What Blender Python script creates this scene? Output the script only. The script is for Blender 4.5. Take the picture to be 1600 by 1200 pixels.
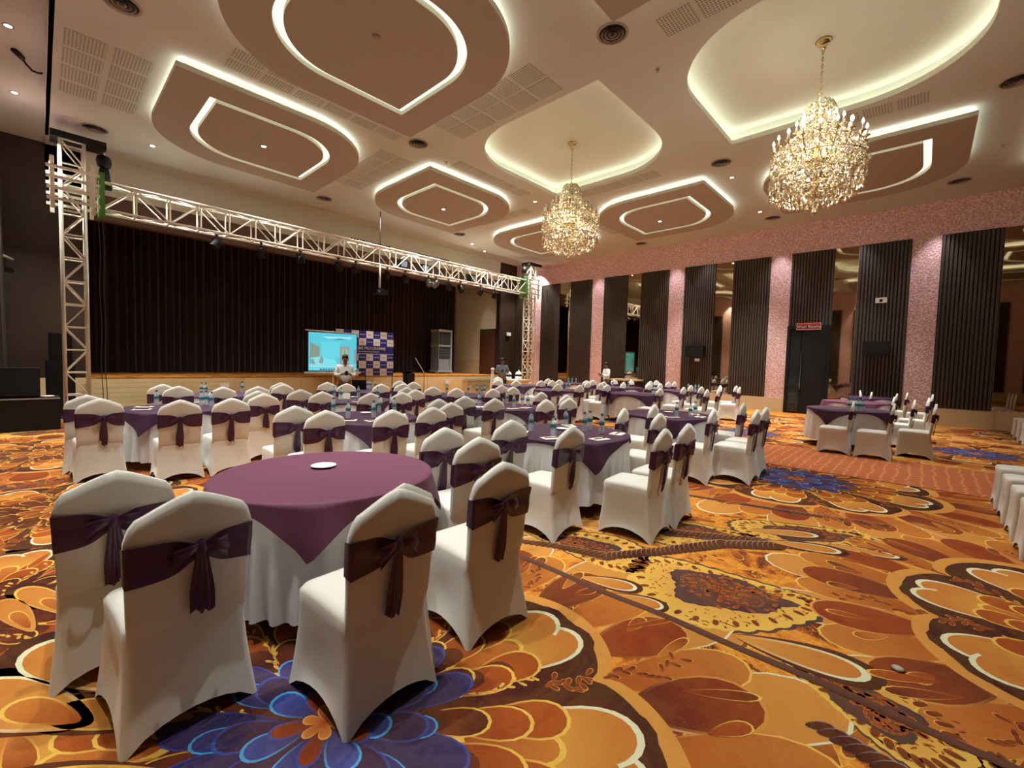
import bpy, bmesh, math, random
from mathutils import Vector, Matrix
random.seed(7)
PI = math.pi
SC = bpy.context.scene
COL = SC.collection
for o in list(bpy.data.objects): bpy.data.objects.remove(o)

# ---------------------------------------------------------------- camera
# world: x = to the right along the stage front, y = towards the stage, z = up, camera stands at x=y=0
cam_d = bpy.data.cameras.new('camera'); cam = bpy.data.objects.new('camera', cam_d); COL.objects.link(cam)
cam_d.sensor_width = 36.0; cam_d.lens = 36.0*690/1600; cam_d.clip_start = 0.05; cam_d.clip_end = 200
RX = Vector((0.68267294, -0.7302631, 0.02595111))      # image right in world axes
DN = Vector((-0.01906011, -0.05329767, -0.99839675))   # image down
FW = Vector((0.73047544, 0.68108381, -0.05030378))     # view direction
M = Matrix.Identity(4)
for i in range(3):
    M[i][0] = RX[i]; M[i][1] = -DN[i]; M[i][2] = -FW[i]
M[0][3], M[1][3], M[2][3] = 0, 0, 1.55
cam.matrix_world = M
SC.camera = cam
SC.view_settings.view_transform = 'Standard'; SC.view_settings.look = 'None'
SC.view_settings.gamma = 1; SC.view_settings.use_curve_mapping = False
SC.view_settings.exposure = 1.22
w = bpy.data.worlds.new('world'); SC.world = w; w.use_nodes = True
w.node_tree.nodes['Background'].inputs[0].default_value = (0.9, 0.8, 0.7, 1)
w.node_tree.nodes['Background'].inputs[1].default_value = 0.02
COVE = 4.6         # strength of the cove light strips
SPOT_W = 265.0      # watts of one ceiling downlight
CHAND_W = 55.0    # watts of one chandelier

# ---------------------------------------------------------------- materials
def new_mat(name):
    m = bpy.data.materials.new(name); m.use_nodes = True
    nt = m.node_tree; return m, nt, nt.nodes['Principled BSDF']
def N(nt, t, **kw):
    n = nt.nodes.new(t)
    for k, v in kw.items():
        if k in n.inputs: n.inputs[k].default_value = v
        else: setattr(n, k, v)
    return n
def c4(c): return (c[0], c[1], c[2], 1)
def mat(name, col, rough=0.6, metal=0.0, spec=0.5, var=0.0, scale=20, bump=0.0, bscale=60, sheen=0.0, trans=0.0, ior=1.45, stretch=None):
    m, nt, b = new_mat(name)
    b.inputs['Base Color'].default_value = c4(col); b.inputs['Roughness'].default_value = rough
    b.inputs['Metallic'].default_value = metal; b.inputs['Specular IOR Level'].default_value = spec
    b.inputs['IOR'].default_value = ior
    if trans: b.inputs['Transmission Weight'].default_value = trans
    if sheen: b.inputs['Sheen Weight'].default_value = sheen
    tc = N(nt, 'ShaderNodeTexCoord'); src = tc.outputs['Object']
    if stretch:
        mp = N(nt, 'ShaderNodeMapping'); mp.inputs['Scale'].default_value = stretch
        nt.links.new(src, mp.inputs[0]); src = mp.outputs[0]
    if var:
        no = N(nt, 'ShaderNodeTexNoise', Scale=scale, Detail=5.0); nt.links.new(src, no.inputs['Vector'])
        mx = N(nt, 'ShaderNodeMix', data_type='RGBA'); 
        mx.inputs[6].default_value = c4([c*(1-var) for c in col]); mx.inputs[7].default_value = c4([min(1, c*(1+var)) for c in col])
        nt.links.new(no.outputs[0], mx.inputs[0]); nt.links.new(mx.outputs[2], b.inputs['Base Color'])
    if bump:
        nb = N(nt, 'ShaderNodeTexNoise', Scale=bscale, Detail=4.0); nt.links.new(src, nb.inputs['Vector'])
        bp = N(nt, 'ShaderNodeBump', Strength=bump, Distance=0.01); nt.links.new(nb.outputs[0], bp.inputs['Height'])
        nt.links.new(bp.outputs[0], b.inputs['Normal'])
    return m
def emis(name, col, s):
    m = bpy.data.materials.new(name); m.use_nodes = True; nt = m.node_tree; nt.nodes.clear()
    e = N(nt, 'ShaderNodeEmission'); e.inputs[0].default_value = c4(col); e.inputs[1].default_value = s
    o = N(nt, 'ShaderNodeOutputMaterial'); nt.links.new(e.outputs[0], o.inputs[0]); return m

MT = {}
MT['ceiling'] = mat('ceiling_paint', (.58, .585, .53), .8, var=.03, scale=2)
MT['white'] = mat('white_paint', (.66, .68, .58), .7, var=.02, scale=3)
MT['panel_under'] = mat('shaded_underside', (.42, .36, .30), .8)  # panel undersides miss the cove light; that shade is put into this brown
MT['cloth'] = mat('white_spandex', (.66, .63, .57), .75, sheen=.25, bump=.05, bscale=500)
MT['skirt'] = mat('white_satin', (.70, .69, .70), .42, bump=.5, bscale=22, stretch=(1, 1, .35))
MT['purple'] = mat('purple_satin', (.052, .010, .048), .36, sheen=.0, bump=.12, bscale=40)
MT['overlay'] = mat('purple_cloth', (.125, .028, .068), .65, sheen=.05, bump=.1, bscale=220, var=.06, scale=6)
MT['overlay2'] = mat('dark_purple_cloth', (.046, .010, .038), .6, bump=.1, bscale=220, var=.06, scale=6)
MT['curtain'] = mat('maroon_velvet', (.022, .008, .012), .85, sheen=.25)
MT['darkwood'] = mat('dark_walnut', (.040, .022, .014), .45, var=.35, scale=6, stretch=(6, 6, .5))
MT['slat'] = mat('brown_slat', (.070, .050, .037), .5, var=.25, scale=8, stretch=(6, 6, .4))
MT['slatback'] = mat('slat_backing', (.012, .009, .008), .7)
MT['mirror'] = mat('bronze_mirror', (.42, .33, .22), .03, metal=1)
MT['blackglass'] = mat('black_glass', (.005, .005, .006), .12, spec=.25)
MT['stone'] = mat('beige_marble', (.66, .53, .33), .35, var=.12, scale=3, bump=.02)
MT['planks'] = mat('yellow_wood', (.76, .58, .31), .45, var=.18, scale=4, stretch=(.6, 3, 8))
MT['truss'] = mat('cream_painted_steel', (.84, .80, .69), .45)
MT['black'] = mat('black_plastic', (.009, .009, .010), .5, spec=.3)
MT['blackcloth'] = mat('black_fabric', (.010, .010, .012), .9)
MT['grey'] = mat('grey_plastic', (.16, .18, .20), .5)
MT['gold'] = mat('polished_gold', (.74, .58, .33), .18, metal=1)
MT['chrome'] = mat('chrome', (.8, .8, .8), .15, metal=1)
MT['porcelain'] = mat('white_porcelain', (.86, .85, .80), .25)
MT['paper'] = mat('cream_paper', (.80, .75, .62), .8)
MT['pen'] = mat('pen_dark', (.03, .02, .03), .4)
MT['red'] = mat('red_acrylic', (.62, .045, .03), .35)
MT['whiteplastic'] = mat('white_plastic', (.8, .8, .78), .4)
MT['green'] = mat('green_sling', (.09, .24, .05), .7)
MT['ventdark'] = mat('vent_shadow', (.05, .04, .035), .7)
MT['vent'] = mat('vent_metal', (.36, .30, .25), .5)
MT['concrete'] = mat('grey_concrete', (.34, .32, .26), .8, var=.1, scale=5)
MT['skin'] = mat('brown_skin', (.20, .10, .06), .55)
MT['hair'] = mat('black_hair', (.008, .006, .005), .5)
MT['shirt_pale'] = mat('pale_grey_shirt', (.58, .60, .58), .8, bump=.2, bscale=20)
MT['shirt_blue'] = mat('blue_grey_shirt', (.12, .16, .22), .8, bump=.2, bscale=20)
MT['shirt_white'] = mat('white_shirt', (.72, .76, .80), .8, bump=.2, bscale=20)
MT['trouser'] = mat('dark_trousers', (.015, .017, .022), .8)
MT['bottle'] = mat('clear_plastic', (.75, .86, .90), .12, spec=.8); MT['bottle'].node_tree.nodes['Principled BSDF'].inputs['Alpha'].default_value = .42
MT['cap'] = mat('blue_cap', (.03, .12, .20), .4)
MT['wrap'] = mat('teal_label', (.02, .22, .27), .5)
MT['cove'] = emis('cove_light', (1, .985, .86), COVE)
MT['slot'] = emis('slot_light', (1, .96, .74), .55)
MT['led'] = emis('led_white', (.95, .97, 1), 14)
MT['innerbulb'] = emis('inner_bulb', (1, .95, .82), 5)
MT['bulb'] = emis('candle_bulb', (1, .93, .78), 16)
def crystal():
    m, nt, b = new_mat('champagne_crystal')
    b.inputs['Base Color'].default_value = (.86, .78, .56, 1); b.inputs['Roughness'].default_value = .10
    b.inputs['Metallic'].default_value = .25
    b.inputs['Transmission Weight'].default_value = .75
    return m
MT['crystal'] = crystal()
MT['clearcrystal'] = mat('clear_crystal', (.78, .76, .68), .12, metal=.35, trans=.3)
def pink():
    m, nt, b = new_mat('pink_embossed_wallpaper')
    tc = N(nt, 'ShaderNodeTexCoord')
    v = N(nt, 'ShaderNodeTexVoronoi', Scale=26.0); v.feature = 'SMOOTH_F1'
    no = N(nt, 'ShaderNodeTexNoise', Scale=34.0, Detail=3.0, Distortion=1.4)
    nt.links.new(tc.outputs['Object'], v.inputs['Vector']); nt.links.new(tc.outputs['Object'], no.inputs['Vector'])
    mu = N(nt, 'ShaderNodeMath', operation='MULTIPLY'); nt.links.new(v.outputs[0], mu.inputs[0]); nt.links.new(no.outputs[0], mu.inputs[1])
    cr = N(nt, 'ShaderNodeValToRGB'); cr.color_ramp.elements[0].position = .05; cr.color_ramp.elements[1].position = .34
    cr.color_ramp.elements[0].color = (.50, .24, .25, 1); cr.color_ramp.elements[1].color = (.97, .69, .67, 1)
    nt.links.new(mu.outputs[0], cr.inputs[0]); nt.links.new(cr.outputs[0], b.inputs['Base Color'])
    bp = N(nt, 'ShaderNodeBump', Strength=.7, Distance=.02); nt.links.new(mu.outputs[0], bp.inputs['Height'])
    nt.links.new(bp.outputs[0], b.inputs['Normal']); b.inputs['Roughness'].default_value = .45
    return m
MT['pink'] = pink()
def perforated():
    m, nt, b = new_mat('perforated_tile'); b.inputs['Roughness'].default_value = .8
    tc = N(nt, 'ShaderNodeTexCoord'); mp = N(nt, 'ShaderNodeMapping'); mp.inputs['Scale'].default_value = (22, 22, 22)
    nt.links.new(tc.outputs['Object'], mp.inputs[0])
    fr = N(nt, 'ShaderNodeVectorMath', operation='FRACTION'); nt.links.new(mp.outputs[0], fr.inputs[0])
    sb = N(nt, 'ShaderNodeVectorMath', operation='SUBTRACT'); sb.inputs[1].default_value = (.5, .5, .5); nt.links.new(fr.outputs[0], sb.inputs[0])
    sx = N(nt, 'ShaderNodeSeparateXYZ'); nt.links.new(sb.outputs[0], sx.inputs[0])
    cb = N(nt, 'ShaderNodeCombineXYZ'); nt.links.new(sx.outputs[0], cb.inputs[0]); nt.links.new(sx.outputs[1], cb.inputs[1])
    ln = N(nt, 'ShaderNodeVectorMath', operation='LENGTH'); nt.links.new(cb.outputs[0], ln.inputs[0])
    lt = N(nt, 'ShaderNodeMath', operation='LESS_THAN'); lt.inputs[1].default_value = .27; nt.links.new(ln.outputs['Value'], lt.inputs[0])
    mx = N(nt, 'ShaderNodeMix', data_type='RGBA'); mx.inputs[6].default_value = (.53, .55, .47, 1); mx.inputs[7].default_value = (.16, .14, .12, 1)
    nt.links.new(lt.outputs[0], mx.inputs[0]); nt.links.new(mx.outputs[2], b.inputs['Base Color'])
    return m
MT['perf'] = perforated()
def carpet_base(name, attr):
    m, nt, b = new_mat(name); b.inputs['Roughness'].default_value = .95; b.inputs['Specular IOR Level'].default_value = .15
    tc = N(nt, 'ShaderNodeTexCoord')
    n1 = N(nt, 'ShaderNodeTexNoise', Scale=1.3, Detail=7.0, Distortion=2.2); n1.inputs['Roughness'].default_value = .62
    n2 = N(nt, 'ShaderNodeTexNoise', Scale=3.2, Detail=6.0, Distortion=3.0)
    n3 = N(nt, 'ShaderNodeTexNoise', Scale=260.0, Detail=2.0)
    for n in (n1, n2, n3): nt.links.new(tc.outputs['Object'], n.inputs['Vector'])
    cr = N(nt, 'ShaderNodeValToRGB'); e = cr.color_ramp.elements
    e[0].position = .30; e[0].color = (.07, .014, .010, 1); e[1].position = .70; e[1].color = (.75, .38, .07, 1)
    for p, c in ((.40, (.24, .045, .012, 1)), (.46, (.52, .16, .02, 1)), (.53, (.66, .27, .035, 1)), (.60, (.44, .12, .018, 1))):
        x = e.new(p); x.color = c
    nt.links.new(n1.outputs[0], cr.inputs[0])
    # thin yellow contour veins
    mm = N(nt, 'ShaderNodeMath', operation='MULTIPLY'); mm.inputs[1].default_value = 9; nt.links.new(n2.outputs[0], mm.inputs[0])
    pp = N(nt, 'ShaderNodeMath', operation='PINGPONG'); pp.inputs[1].default_value = .5; nt.links.new(mm.outputs[0], pp.inputs[0])
    r2 = N(nt, 'ShaderNodeValToRGB'); r2.color_ramp.elements[0].position = .0; r2.color_ramp.elements[0].color = (1, 1, 1, 1)
    r2.color_ramp.elements[1].position = .09; r2.color_ramp.elements[1].color = (0, 0, 0, 1)
    nt.links.new(pp.outputs[0], r2.inputs[0])
    mx = N(nt, 'ShaderNodeMix', data_type='RGBA'); mx.inputs[7].default_value = (.80, .42, .07, 1)
    sc = N(nt, 'ShaderNodeMath', operation='MULTIPLY'); sc.inputs[1].default_value = .75; nt.links.new(r2.outputs[0], sc.inputs[0])
    nt.links.new(sc.outputs[0], mx.inputs[0]); nt.links.new(cr.outputs[0], mx.inputs[6])
    m2 = mx
    if attr:
        at = N(nt, 'ShaderNodeAttribute'); at.attribute_name = 'Col'
        m2 = N(nt, 'ShaderNodeMix', data_type='RGBA', blend_type='MIX'); m2.inputs[0].default_value = .92
        nt.links.new(mx.outputs[2], m2.inputs[6]); nt.links.new(at.outputs['Color'], m2.inputs[7])
    fb = N(nt, 'ShaderNodeMapRange'); fb.inputs[3].default_value = .72; fb.inputs[4].default_value = 1.25; nt.links.new(n3.outputs[0], fb.inputs[0])
    vm = N(nt, 'ShaderNodeVectorMath', operation='SCALE'); nt.links.new(m2.outputs[2], vm.inputs[0]); nt.links.new(fb.outputs[0], vm.inputs['Scale'])
    nt.links.new(vm.outputs[0], b.inputs['Base Color'])
    return m
MT['carpet'] = carpet_base('patterned_carpet', False)
MT['motif'] = carpet_base('carpet_print', True)
def runner():
    m, nt, b = new_mat('rust_runner_carpet'); b.inputs['Roughness'].default_value = .95
    tc = N(nt, 'ShaderNodeTexCoord'); v = N(nt, 'ShaderNodeTexVoronoi', Scale=7.0); v.feature = 'DISTANCE_TO_EDGE'
    v.inputs['Randomness'].default_value = .35
    nt.links.new(tc.outputs['Object'], v.inputs['Vector'])
    cr = N(nt, 'ShaderNodeValToRGB'); cr.color_ramp.elements[0].position = .02; cr.color_ramp.elements[1].position = .14
    cr.color_ramp.elements[0].color = (.54, .18, .045, 1); cr.color_ramp.elements[1].color = (.34, .078, .022, 1)
    nt.links.new(v.outputs[0], cr.inputs[0]); nt.links.new(cr.outputs[0], b.inputs['Base Color']); return m
MT['runner'] = runner()

# ---------------------------------------------------------------- object helpers
class B:
    """collects boxes, tubes, lofts; link() makes ONE mesh object"""
    def __init__(s): s.v = []; s.f = []; s.m = []; s.sm = []; s.cur = 0; s.smooth = False
    def add(s, vs, fs):
        o = len(s.v); s.v += [tuple(v) for v in vs]
        for f in fs: s.f.append([i+o for i in f]); s.m.append(s.cur); s.sm.append(s.smooth)
        return s
    def box(s, x0, y0, z0, x1, y1, z1, T=None):
        vs = [Vector((x, y, z)) for z in (z0, z1) for y in (y0, y1) for x in (x0, x1)]
        if T is not None: vs = [T @ v for v in vs]
        return s.add(vs, [(0, 2, 3, 1), (4, 5, 7, 6), (0, 1, 5, 4), (2, 6, 7, 3), (0, 4, 6, 2), (1, 3, 7, 5)])
    def tube(s, a, b, r, n=8, r2=None):
        a = Vector(a); b = Vector(b); d = (b-a).normalized(); r2 = r if r2 is None else r2
        u = d.cross(Vector((0, 0, 1)) if abs(d.z) < .9 else Vector((1, 0, 0))).normalized(); w_ = d.cross(u)
        vs = []
        for p, rr in ((a, r), (b, r2)):
            for i in range(n):
                t = 2*PI*i/n; vs.append(p+u*math.cos(t)*rr+w_*math.sin(t)*rr)
        fs = [(i, (i+1) % n, n+(i+1) % n, n+i) for i in range(n)] + [tuple(range(n-1, -1, -1)), tuple(range(n, 2*n))]
        return s.add(vs, fs)
    def path(s, pts, r, n=6):
        for a, b in zip(pts, pts[1:]): s.tube(a, b, r, n)
        return s
    def lathe(s, prof, n=16, c=(0, 0, 0), cap=True):
        vs = []; k = len(prof)
        for (r, z) in prof:
            for i in range(n):
                t = 2*PI*i/n; vs.append((c[0]+r*math.cos(t), c[1]+r*math.sin(t), c[2]+z))
        fs = [(j*n+i, j*n+(i+1) % n, (j+1)*n+(i+1) % n, (j+1)*n+i) for j in range(k-1) for i in range(n)]
        if cap: fs += [tuple(range(n-1, -1, -1)), tuple(range((k-1)*n, k*n))]
        return s.add(vs, fs)
    def prism(s, pts, z0, z1):
        n = len(pts)
        vs = [(p[0], p[1], z0) for p in pts]+[(p[0], p[1], z1) for p in pts]
        return s.add(vs, [tuple(range(n-1, -1, -1)), tuple(range(n, 2*n))]+[(i, (i+1) % n, n+(i+1) % n, n+i) for i in range(n)])
    def ringwall(s, A, Bp):
        """strip between two closed 3d loops of equal length"""
        n = len(A); return s.add(list(A)+list(Bp), [(i, (i+1) % n, n+(i+1) % n, n+i) for i in range(n)])
    def mesh(s, name, mats):
        me = bpy.data.meshes.new(name); me.from_pydata(s.v, [], s.f)
        for m in (mats if isinstance(mats, (list, tuple)) else [mats]): me.materials.append(m)
        me.polygons.foreach_set('material_index', s.m); me.polygons.foreach_set('use_smooth', s.sm); me.update(); return me
    def link(s, name, mats, parent=None, **kw):
        return link(name, s.mesh(name, mats), parent, **kw)
def link(name, me, parent=None, loc=None, rot=None, label=None, cat=None, group=None, kind=None):
    o = bpy.data.objects.new(name, me); COL.objects.link(o)
    if parent is not None: o.parent = parent
    if loc is not None: o.location = loc
    if rot is not None: o.rotation_euler = rot
    if label: o['label'] = label
    if cat: o['category'] = cat
    if group: o['group'] = group
    if kind: o['kind'] = kind
    return o
def empty(name, loc=(0, 0, 0), rz=0, **kw):
    o = link(name, None, loc=loc, rot=(0, 0, rz), **kw); o.empty_display_size = .1; return o
def S(name, b, m, parent=None): return b.link(name, m, parent, kind=None if parent else 'structure')
def copy_tree(o, parent=None):
    c = o.copy(); COL.objects.link(c); c.parent = parent
    for ch in list(o.children): copy_tree(ch, c)
    return c
def lemon(cx, cy, h, R, n=18, z=None):
    """rounded square, sharp at (-,-) and (+,+), round at the other two corners; counter clockwise"""
    p = [(cx-h, cy-h), (cx, cy-h)]
    for i in range(n+1):
        t = -PI/2+PI/2*i/n; p.append((cx+h-R+R*math.cos(t), cy-h+R+R*math.sin(t)))
    p += [(cx+h, cy+h*.5), (cx+h, cy+h), (cx, cy+h)]
    for i in range(n+1):
        t = PI/2+PI/2*i/n; p.append((cx-h+R+R*math.cos(t), cy+h-R+R*math.sin(t)))
    p += [(cx-h, cy-h*.5)]
    return p if z is None else [(a, b, z) for a, b in p]
# ================================================================ ROOM
XW, XL, YB, YS = 18.2, -0.6, -7.5, 16.8     # right wall, left wall, wall behind camera, stage wall plane
CH, CH2, PZ = 6.6, 6.85, 6.95               # main ceiling, edge ceiling, recess ceiling
STAGE_Z, STAGE_Y, CURT_Y = .83, 16.4, 20.4
b = B(); b.add([(XL, YB, 0), (XW, YB, 0), (XW, YS, 0), (XL, YS, 0)], [(0, 1, 2, 3)])
floor = S('floor', b, MT['carpet'])

# ---- ceiling with two recessed leaf shaped wells
CXS, CYS, HF, RR = (3.65, 8.87, 14.05), (-3.5, 1.5, 6.5, 11.45), 1.98, 2.0-.3
WELLS = [(CXS[1], CYS[1]), (CXS[1], CYS[2])]
b = B()
def rect(x0, y0, x1, y1, z): b.add([(x0, y0, z), (x0, y1, z), (x1, y1, z), (x1, y0, z)], [(0, 1, 2, 3)])
rect(.2, YB, 6.3, 15.4, CH); rect(11.4, YB, XW, 15.4, CH); rect(6.3, YB, 11.4, -1.0, CH); rect(6.3, 9.0, 11.4, 15.4, CH)
for (cx, cy), (y0, y1) in zip(WELLS, ((-1.0, 4.0), (4.0, 9.0))):
    P = lemon(cx, cy, HF, RR); Q = []
    for (x, y) in P:      # project outline point radially on the cell border
        dx, dy = x-cx, y-cy; x0, x1 = 6.3-cx, 11.4-cx; a0, a1 = y0-cy, y1-cy
        k = min((x1/dx if dx > 1e-6 else x0/dx if dx < -1e-6 else 1e9), (a1/dy if dy > 1e-6 else a0/dy if dy < -1e-6 else 1e9))
        Q.append((cx+dx*k, cy+dy*k))
    b.ringwall([(x, y, CH) for x, y in P], [(x, y, CH) for x, y in Q])
    # fill the four corner triangles of the cell
    for ccx, ccy in ((6.3, y0), (11.4, y0), (11.4, y1), (6.3, y1)):
        on_x = [q for q in Q if abs(q[0]-ccx) < 1e-4]; on_y = [q for q in Q if abs(q[1]-ccy) < 1e-4]
        if on_x and on_y:
            a = min(on_x, key=lambda q: abs(q[1]-ccy)); c = min(on_y, key=lambda q: abs(q[0]-ccx))
            b.add([(a[0], a[1], CH), (ccx, ccy, CH), (c[0], c[1], CH)], [(0, 1, 2)])
b.box(.2, YB, CH, .26, 15.4, CH2+.05)                     # downstand edge along the left margin
b.box(.2, 15.36, CH, XW, 15.4, CH2+.05)
rect(XL-.2, YB, .2, YS, CH2); rect(.2, 15.4, XW, YS, CH2-.02)
b.box(.2, 15.4, CH2-.12, XW, 15.7, CH2-.02)
ceiling = S('ceiling', b, MT['ceiling'])
WALLS_REFLECT = []
for i, (cx, cy) in enumerate(WELLS):
    b = B()
    lipi, lipo, wall = lemon(cx, cy, HF, RR), lemon(cx, cy, HF+.22, RR+.22), lemon(cx, cy, HF+.22, RR+.22)
    z = lambda L, h: [(x, y, h) for x, y in L]
    b.ringwall(z(lipi, CH), z(lipi, CH+.10)); b.ringwall(z(lipi, CH+.10), z(lipo, CH+.10))
    b.ringwall(z(wall, CH+.10), z(wall, PZ))
    b.add(z(wall, PZ), [tuple(range(len(wall)-1, -1, -1))])
    S('ceiling_well', b, MT['white'], ceiling)
    b = B(); A1 = lemon(cx, cy, HF+.11, RR+.11); A2 = lemon(cx, cy, HF+.15, RR+.15)
    b.ringwall(z(A1, CH+.115), z(A2, CH+.115)); S('cove_strip', b, MT['cove'], ceiling)
# ---- dropped leaf shaped panels
for ix, cx in enumerate(CXS):
    for iy, cy in enumerate(CYS):
        if (cx, cy) in WELLS: continue
        z = lambda L, h: [(x, y, h) for x, y in L]
        O, I1, I2 = lemon(cx, cy, HF, RR), lemon(cx, cy, HF-.62, RR-.5), lemon(cx, cy, HF-.76, RR-.62)
        z0, z1 = 6.38, 6.47
        b = B(); b.cur = 0
        b.ringwall(z(O, z0), z(I1, z0)); b.add(z(I2, z0), [tuple(range(len(I2)-1, -1, -1))])
        b.cur = 1
        b.ringwall(z(O, z0), z(O, z1)); b.ringwall(z(O, z1), z(I1, z1)); b.ringwall(z(I1, z0), z(I1, z1)); b.ringwall(z(I2, z0), z(I2, z1))
        p = S('ceiling_panel', b, [MT['panel_under'], MT['white']], ceiling)
        b = B(); b.ringwall(z(I1, z1-.012), z(I2, z1-.012)); S('slot_light', b, MT['slot'], p)
        b = B(); A1 = lemon(cx, cy, HF-.09, RR-.09); A2 = lemon(cx, cy, HF-.14, RR-.14)
        b.ringwall(z(A1, z1+.02), z(A2, z1+.02)); S('cove_strip', b, MT['cove'], p)
        b = B(); b.ringwall(z(A2, z1+.02), z(A2, CH)); b.ringwall(z(A1, z1), z(A1, z1+.02)); S('panel_hanger', b, MT['white'], p)
# ---- perforated access tiles
def tiles(x0, y0, nx, ny, w, h, gx=.06, gy=.06):
    for i in range(nx):
        for j in range(ny):
            bb = B(); x = x0+i*(w+gx); y = y0+j*(h+gy)
            bb.box(0, 0, 0, w, h, .008); o = bb.link('perforated_tile', MT['perf'], ceiling); o.location = (x, y, CH-.008)
tiles(.36, 10.12, 2, 4, .52, .56, .08, .08); tiles(2.3, 8.55, 6, 2, .52, .32, .06, .06)
tiles(5.75, 5.15, 2, 5, .44, .52); tiles(6.25, 2.1, 1, 2, .45, .5); tiles(10.98, .2, 1, 4, .46, .45, .06, .06); tiles(7.4, 8.9, 5, 1, .5, .4)
tiles(10.98, 5.4, 1, 5, .46, .45); tiles(12.6, 8.72, 5, 1, .5, .4); tiles(5.75, 9.9, 2, 5, .44, .5); tiles(10.98, 9.9, 1, 5, .46, .45)

# ---- walls
def wall_side(x, name, s, door):
    """the long patterned wall: pink paper pilasters, slatted timber panels, bronze mirrors, marble base. s = direction into the room"""
    b = B(); b.box(min(x, x-s*.2), YB, 0, max(x, x-s*.2), YS, 6.9); wl = S(name, b, MT['pink'])
    X = lambda d0, d1: (min(x+s*d0, x+s*d1), max(x+s*d0, x+s*d1))
    P0 = -.17; k = -2
    while True:
        y0 = P0+.65+k*3.79; y1 = P0+(k+1)*3.79       # span between two pilasters
        if y0 > YS-.5: break
        y1 = min(y1, YS-.01)
        dr = door and k == 0
        segs = [(y0, y0+1.26, 'slat'), (y0+1.26, y0+1.9, 'mirror'), (y0+1.9, y1, 'slat')]
        for a, c, t in segs:
            if a >= y1: continue
            c = min(c, y1)
            if t == 'mirror':
                bb = B(); xa, xb = X(.002, .02); bb.box(xa, a+.01, .55, xb, c-.01, 5.58); mo = S('mirror', bb, MT['mirror'], wl)
            else:
                z0 = 3.06 if dr and a > y0+1.5 else .52
                bb = B(); xa, xb = X(.0, .02); bb.box(xa, a, z0, xb, c, 5.59); pn = S('slatted_panel', bb, MT['slatback'], wl)
                bb = B(); n = int((c-a)/.085); st = (c-a)/n
                for i in range(n):
                    xa, xb = X(.02, .055); bb.box(xa, a+i*st+.018, z0, xb, a+(i+1)*st-.018, 5.59)
                o = bb.link('slats', MT['slat'], pn, kind='stuff')
        # marble base in slabs
        yy = y0-.65
        while yy < y1-.01:
            L = min(1.24, y1-yy)
            if not (dr and yy+L > y0+1.95 and yy < y1-.05):
                bb = B(); xa, xb = X(.0, .06); bb.box(xa, yy+.004, 0, xb, yy+L-.004, .5); S('marble_slab', bb, MT['stone'], wl)
            yy += L
        k += 1
    return wl
wall_right = wall_side(XW, 'wall_right', -1, True)
wall_left = wall_side(XL, 'wall_left', 1, False)
b = B(); b.box(XL, YB-.2, 0, XW, YB, 6.9); wb = S('wall_back', b, MT['white'])
for i in range(4):
    b = B(); x0 = 1+i*4.5; b.box(x0, YB, .5, x0+3, YB+.05, 5.5); S('timber_panel', b, MT['darkwood'], wb)
# washroom door: black glass with black frame
d = B(); d.box(XW-.06, 2.46, 0, XW-.0, 3.63, 3.06); door = S('door_1', d, MT['blackglass'])
b = B(); b.box(XW-.10, 2.46, 0, XW-.05, 2.56, 3.06); b.box(XW-.10, 3.53, 0, XW-.05, 3.63, 3.06); b.box(XW-.10, 2.56, 2.96, XW-.05, 3.53, 3.06)
b.box(XW-.08, 2.36, 0, XW-.0, 2.47, 3.06); S('door_frame', b, MT['black'], door)
b = B(); b.box(XW-.075, 2.56, .02, XW-.062, 3.18, 2.95); S('door_leaf', b, MT['black'], door)
b = B(); b.box(XW-.07, 3.2, .05, XW-.062, 3.52, 2.95); S('side_pane', b, mat('smoked_glass', (.02, .022, .02), .05), door)
b = B(); b.tube((XW-.13, 3.16, .85), (XW-.13, 3.16, 2.15), .014); b.tube((XW-.13, 3.16, 1.0), (XW-.06, 3.16, 1.0), .01); b.tube((XW-.13, 3.16, 2.0), (XW-.06, 3.16, 2.0), .01)
S('door_handle', b, MT['chrome'], door)
# pink band edge line
b = B(); b.box(XW-.03, YB, CH-.03, XW, YS, CH); S('trim_1', b, MT['pink'])

# ---- stage
b = B(); b.box(.9, STAGE_Y, 0, 17.0, CURT_Y+.6, STAGE_Z-.02); b.box(XL, YS, 0, .9, YS+.4, STAGE_Z-.02); stage = S('trim_2', b, MT['planks'])
stage['label'] = 'raised stage platform faced with yellow boards'
for r in range(6):
    x = .9
    while x < 4.6:
        L = random.uniform(1.4, 2.2); L = min(L, 4.6-x); bb = B(); z0 = .02+r*.131
        bb.box(x, STAGE_Y-.02-random.random()*.006, z0, x+L-.008, STAGE_Y, z0+.125); bb.link('board', MT['planks'], stage); x += L
x = 4.6
while x < 17.0:
    L = min(.92, 17.0-x); bb = B(); bb.box(x+.005, STAGE_Y-.02, .02, x+L-.005, STAGE_Y, STAGE_Z-.04); bb.link('facing_panel', MT['planks'], stage); x += L
for r in range(4):
    bb = B(); z0 = .02+r*.2; bb.box(XL+.02, YS-.02-(.12 if r == 0 else 0), z0, .88, YS, z0+.19); bb.link('board', MT['planks'], stage)
b = B(); b.box(.9, STAGE_Y-.03, STAGE_Z-.02, 16.9, CURT_Y+.6, STAGE_Z); sc_ = S('trim_3', b, MT['carpet']); sc_['label'] = 'patterned orange carpet on the stage floor'
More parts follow.
